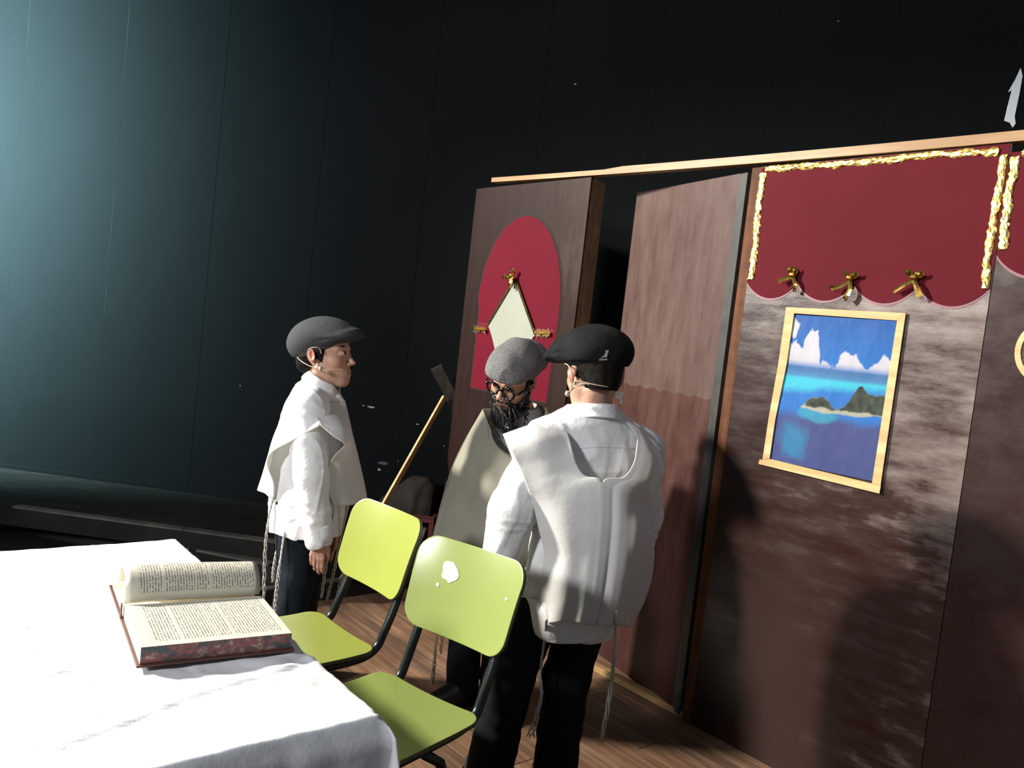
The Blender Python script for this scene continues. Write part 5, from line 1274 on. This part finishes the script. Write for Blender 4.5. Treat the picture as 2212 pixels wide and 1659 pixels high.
# ------------------------------------------------ boy in the black cap (right, back to us)
rC = person('person', .22, 2.45, 'person in black cap and big white shirt, standing with his back to the camera')
hC = at(1286, 806, 2.45); RC = frame((-.26, .96, -.05), (.0, 0, 1)); sC = 1.0
JC = dict(neck=at(1280, 884, 2.455), chest=at(1275, 1000, 2.46), shl=at(1178, 950, 2.415), shr=at(1392, 968, 2.515), ell=at(1108, 1098, 2.39), wrl=at(1070, 1240, 2.41), elr=at(1392, 1115, 2.59), wrr=at(1362, 1255, 2.59))
pC = at(1248, 1222, 2.465); JC['pelvis'] = pC
JC['hipl'] = pC+V3(-.068, -.01, -.04); JC['hipr'] = pC+V3(.068, .025, -.04); JC['knl'] = at(1100, 1465, 2.425); JC['knr'] = at(1222, 1465, 2.485)
JC['anl'] = V3(*at(1050, 1700, 2.42)[:2], .075); JC['anr'] = V3(*at(1194, 1700, 2.49)[:2], .075); JC['toel'] = JC['anl']+V3(-.04, .14, -.045); JC['toer'] = JC['anr']+V3(-.02, .14, -.045)
JC['hdl'] = ((-.05, .25, -1), (.9, .3, 0), (.2, .95, .2), .5); JC['hdr'] = ((0, .1, -1), (-1, .2, 0), (-.1, .95, .1), .5)
body_of(rC, JC, hC, RC, sC); eyes(rC, hC, RC, sC); hair(rC, hC, RC, sC, -.026)
capC = cap(rC, hC+V3(-.012, -.004, .004), frame((-.72, .69, -.04), (.04, 0, 1)), .98, MAT['cap_black'], 'beret', 12, 'puffy black wool cap')
BC = bodyframe(JC)
def shC(S_):
    lathe(S_, [(at(1286, 884, 2.455), .054, .062), (at(1284, 912, 2.46), .082, .14), (at(1278, 990, 2.465), .098, .150), (at(1265, 1120, 2.475), .100, .168), (at(1250, 1240, 2.48), .102, .174), (at(1232, 1330, 2.48), .105, .165), (at(1224, 1365, 2.475), .10, .14)], BC)
    sleeve(S_, JC, 'l', .058, .070, .050); sleeve(S_, JC, 'r', .055, .055, .045)
    S_.rc(JC['neck'], hC+RC@V3(-.02, 0, -.07), .03, .03, .004, 's')
shC_o = clothes(rC, 'shirt', V3(-.12, 2.12, .44), V3(.62, 2.78, 1.33), .0048, shC, MAT['shirt'], (.0034, (26, 26, 11), 7))
for s in 'lr': cuff(rC, JC, s, MAT['shirt'])
# rounded shirt-tail below the over-garment
poncho(rC, [[(1128, 1285, 2.42), (1180, 1300, 2.34), (1250, 1305, 2.33), (1312, 1300, 2.40)], [(1127, 1325, 2.42), (1178, 1340, 2.335), (1248, 1345, 2.33), (1311, 1340, 2.40)], [(1130, 1352, 2.42), (1178, 1372, 2.335), (1246, 1376, 2.33), (1309, 1358, 2.40)], [(1140, 1364, 2.415), (1186, 1386, 2.335), (1246, 1391, 2.33), (1302, 1378, 2.39)]], 36, 26, MAT['shirt'], 'shirt_tail', (.002, 2, 0), .0022, 14, .0015)
def trC(S_): trouser_build(S_, JC, BC, (.074, .073, .068))
clothes(rC, 'trousers', V3(-.10, 2.20, .02), V3(.56, 2.74, .90), .0055, trC, MAT['trousers'], (.0042, (16, 16, 44), 6))
for s in 'lr': shoe(rC, JC['an'+s], JC['toe'+s])
collar(rC, at(1287, 886, 2.455), frame((-.30, .92, -.22), (0, 0, 1)), .061, .074, .040, MAT['shirt'], .35, .02)
L_ = [[(1086, 938, 2.37), (1150, 916, 2.37), (1208, 903, 2.42)], [(1100, 966, 2.325), (1165, 950, 2.315), (1228, 938, 2.36)], [(1122, 1010, 2.32), (1180, 996, 2.305), (1237, 973, 2.32)], [(1132, 1034, 2.32), (1186, 1024, 2.30), (1246, 1003, 2.305)], [(1140, 1056, 2.325), (1192, 1046, 2.295), (1265, 1028, 2.295)],
      [(1150, 1086, 2.335), (1212, 1082, 2.29), (1301, 1042, 2.285)], [(1165, 1150, 2.345), (1225, 1150, 2.29), (1299, 1130, 2.28)], [(1176, 1195, 2.345), (1232, 1200, 2.295), (1295, 1180, 2.285)], [(1166, 1250, 2.345), (1226, 1255, 2.30), (1289, 1240, 2.29)], [(1160, 1302, 2.35), (1222, 1302, 2.305), (1280, 1300, 2.295)], [(1156, 1352, 2.355), (1215, 1343, 2.31), (1268, 1350, 2.30)]]
R_ = [[(1346, 903, 2.45), (1386, 930, 2.425), (1426, 976, 2.455)], [(1374, 938, 2.385), (1402, 962, 2.38), (1437, 1018, 2.445)], [(1375, 968, 2.345), (1404, 992, 2.355), (1428, 1045, 2.44)], [(1368, 1002, 2.315), (1398, 1016, 2.34), (1418, 1066, 2.44)], [(1346, 1031, 2.30), (1388, 1040, 2.33), (1410, 1088, 2.44)],
      [(1301, 1042, 2.285), (1360, 1072, 2.305), (1405, 1110, 2.43)], [(1299, 1130, 2.28), (1358, 1140, 2.30), (1411, 1180, 2.425)], [(1295, 1180, 2.285), (1354, 1188, 2.305), (1411, 1208, 2.42)], [(1289, 1240, 2.29), (1346, 1245, 2.315), (1404, 1258, 2.42)], [(1280, 1300, 2.295), (1334, 1302, 2.325), (1386, 1308, 2.41)], [(1268, 1350, 2.30), (1318, 1351, 2.33), (1358, 1354, 2.41)]]
def poncho_back(root, Lr, Rr):
    nv_ = 90; nu = 34
    GL, GR = patch(rows_at(Lr), nu, nv_), patch(rows_at(Rr), nu, nv_)
    k_ = int(round((nv_-1)*5/10))+1                            # below the U the two halves are one cloth
    wt = ((1-np.arange(nu)/(nu-1))**2)[None, :, None]; GL[k_:] += (.5*(GR[k_:, :1]-GL[k_:, -1:]))*wt[:, ::-1]; GR[k_:] += (GL[k_:, -1:]-GR[k_:, :1])*wt
    out = []
    v = np.linspace(0, 1, nv_)[:, None]
    for Q, u0 in ((GL, 0.), (GR, .5)):
        N = grid_normals(Q); u = u0+np.linspace(0, .5, nu)[None, :]
        d = .0045*np.clip(v*1.5-.55, 0, 1)*np.sin(u*6.2832*3.6+.6)+.011*np.clip(v*1.3-.4, 0, 1)*np.exp(-((u-.60)/.014)**2)-.005*np.clip(v*1.3-.4, 0, 1)*np.exp(-((u-.66)/.025)**2)
        d = d+.0028*vnoise(Q*np.array([22, 22, 9]), 21)*np.clip(v*3, .25, 1)
        d = d*(np.clip(np.abs(u-.5)/.09, 0, 1)**2*(3-2*np.clip(np.abs(u-.5)/.09, 0, 1)))-.0022*np.exp(-((u-.5)/.012)**2)*np.clip(v*2-1, 0, 1); out.append(Q+N*d[..., None])
    GL, GR = out
    verts = np.vstack([GL.reshape(-1, 3), GR.reshape(-1, 3)])-np.array(root.location); nL = nv_*nu
    F = np.vstack([grid_faces(nv_, nu), grid_faces(nv_, nu)+nL])
    o = mesh_np('fringed_garment', verts, F, MAT['poncho'], root, True)
    import bmesh as bmm
    b = bmm.new(); b.from_mesh(o.data); b.verts.ensure_lookup_table()
    pairs = {b.verts[nL+i*nu]: b.verts[i*nu+nu-1] for i in range(k_, nv_)}
    bmm.ops.weld_verts(b, targetmap=pairs); b.to_mesh(o.data); b.free()
    o.data.polygons.foreach_set('use_smooth', [True]*len(o.data.polygons))
    sm_ = o.modifiers.new('thickness', 'SOLIDIFY'); sm_.thickness = .0024; sm_.offset = 0
    o['label'] = 'white over-garment with a U-shaped neck hole at the back'; return o
pC_ = poncho_back(rC, L_, R_)
poncho(rC, [[(1086, 938, 2.42), (1180, 912, 2.47), (1240, 915, 2.56), (1330, 920, 2.58), (1390, 935, 2.53), (1426, 976, 2.50)], [(1105, 985, 2.47), (1190, 985, 2.60), (1250, 985, 2.63), (1330, 985, 2.66), (1390, 1000, 2.63), (1430, 1030, 2.54)], [(1160, 1120, 2.50), (1200, 1110, 2.64), (1260, 1110, 2.67), (1330, 1110, 2.70), (1375, 1115, 2.68), (1405, 1120, 2.58)], [(1175, 1250, 2.50), (1200, 1250, 2.66), (1250, 1250, 2.69), (1310, 1250, 2.70), (1355, 1250, 2.69), (1390, 1250, 2.60)], [(1165, 1345, 2.50), (1190, 1345, 2.66), (1240, 1345, 2.69), (1290, 1345, 2.70), (1330, 1345, 2.68), (1350, 1345, 2.58)]], 40, 50, MAT['poncho'], fold=(.004, 3, 0), seed=15)
tassel(rC, [(1180, 1338, 2.315), (1178, 1362, 2.335), (1174, 1395, 2.36), (1168, 1450, 2.36), (1169, 1500, 2.36), (1160, 1545, 2.36), (1146, 1592, 2.36)], MAT['string'], .0019, 5, .035, 31)
tassel(rC, [(1332, 1318, 2.315), (1331, 1345, 2.325), (1329, 1370, 2.36), (1325, 1440, 2.36), (1314, 1520, 2.36), (1299, 1602, 2.36)], MAT['string'], .0022, 4, .006, 32)
# little care tag at the side and the small thread emblem on the cap
bvS = BVHTree.FromPolygons([v_.co for v_ in shC_o.data.vertices], [p_.vertices for p_ in shC_o.data.polygons])
def onshirt(px, py):
    h = bvS.ray_cast(Vector(CAM-np.array(rC.location)), Vector(ray(px, py)).normalized()); return np.array(h[0])-unit(ray(px, py))*.0008
MB().tube([onshirt(x_, 966+4*((x_-1305)/70)**2) for x_ in range(1236, 1376, 7)], .0011, 5).build('yoke_seam', MAT['shirt'], shC_o, True)
tg = sheet('care_tag', np.array(rows_at([[(1394, 1256, 2.50), (1404, 1268, 2.50)], [(1388, 1281, 2.50), (1400, 1276, 2.50)]]))-np.array(rC.location), MAT['shirt'], rC, .0012, False); tg['label'] = 'small white care tag'
tgm = sheet('tag_mark', np.array(rows_at([[(1397, 1264, 2.497), (1400, 1268, 2.497)], [(1391, 1272, 2.497), (1393, 1275, 2.497)]]))-np.array(rC.location), MAT['emblem'], tg, .0006, False)
bvC = BVHTree.FromPolygons([v_.co for v_ in capC.data.vertices], [p_.vertices for p_ in capC.data.polygons])
def oncap(px, py):
    h = bvC.ray_cast(Vector(CAM-np.array(rC.location)), Vector(ray(px, py)).normalized()); return np.array(h[0])-unit(ray(px, py))*.0022
for poly_ in ([(1309, 756), (1315, 757), (1314, 762), (1312, 764), (1312, 770), (1309, 772), (1303, 772), (1296, 774), (1304, 768), (1307, 762)], [(1294, 775.5), (1312, 774.5), (1312, 778), (1294, 779)]):
    P = [oncap(*q) for q in poly_]; n = len(P); vd = unit(ray(1305, 766)); P = P+[p_+vd*.003 for p_ in P]
    mesh_np('cap_emblem', np.array(P), [tuple(range(n-1, -1, -1)), tuple(range(n, 2*n))]+[(i, (i+1) % n, n+(i+1) % n, n+i) for i in range(n)], MAT['emblem'], capC, False)
hz_ = lambda px, py, d=.0: (lambda q: q)(at(px, py, d))
headset(rC, [[at(1226, 848, 2.385), at(1234, 842, 2.375), at(1241, 828, 2.36), at(1247, 823, 2.35), at(1290, 832, 2.335), at(1318, 836, 2.35), at(1332, 834, 2.38), at(1340, 829, 2.43)], [at(1232, 845, 2.385), at(1243, 836, 2.365), at(1256, 829, 2.345), at(1275, 830, 2.338)],
             [at(1231, 848, 2.39), at(1236, 825, 2.375), at(1234, 800, 2.375), at(1226, 788, 2.39), at(1220, 786, 2.41)]], [(at(1226, 850, 2.385), .0085)], .0018)
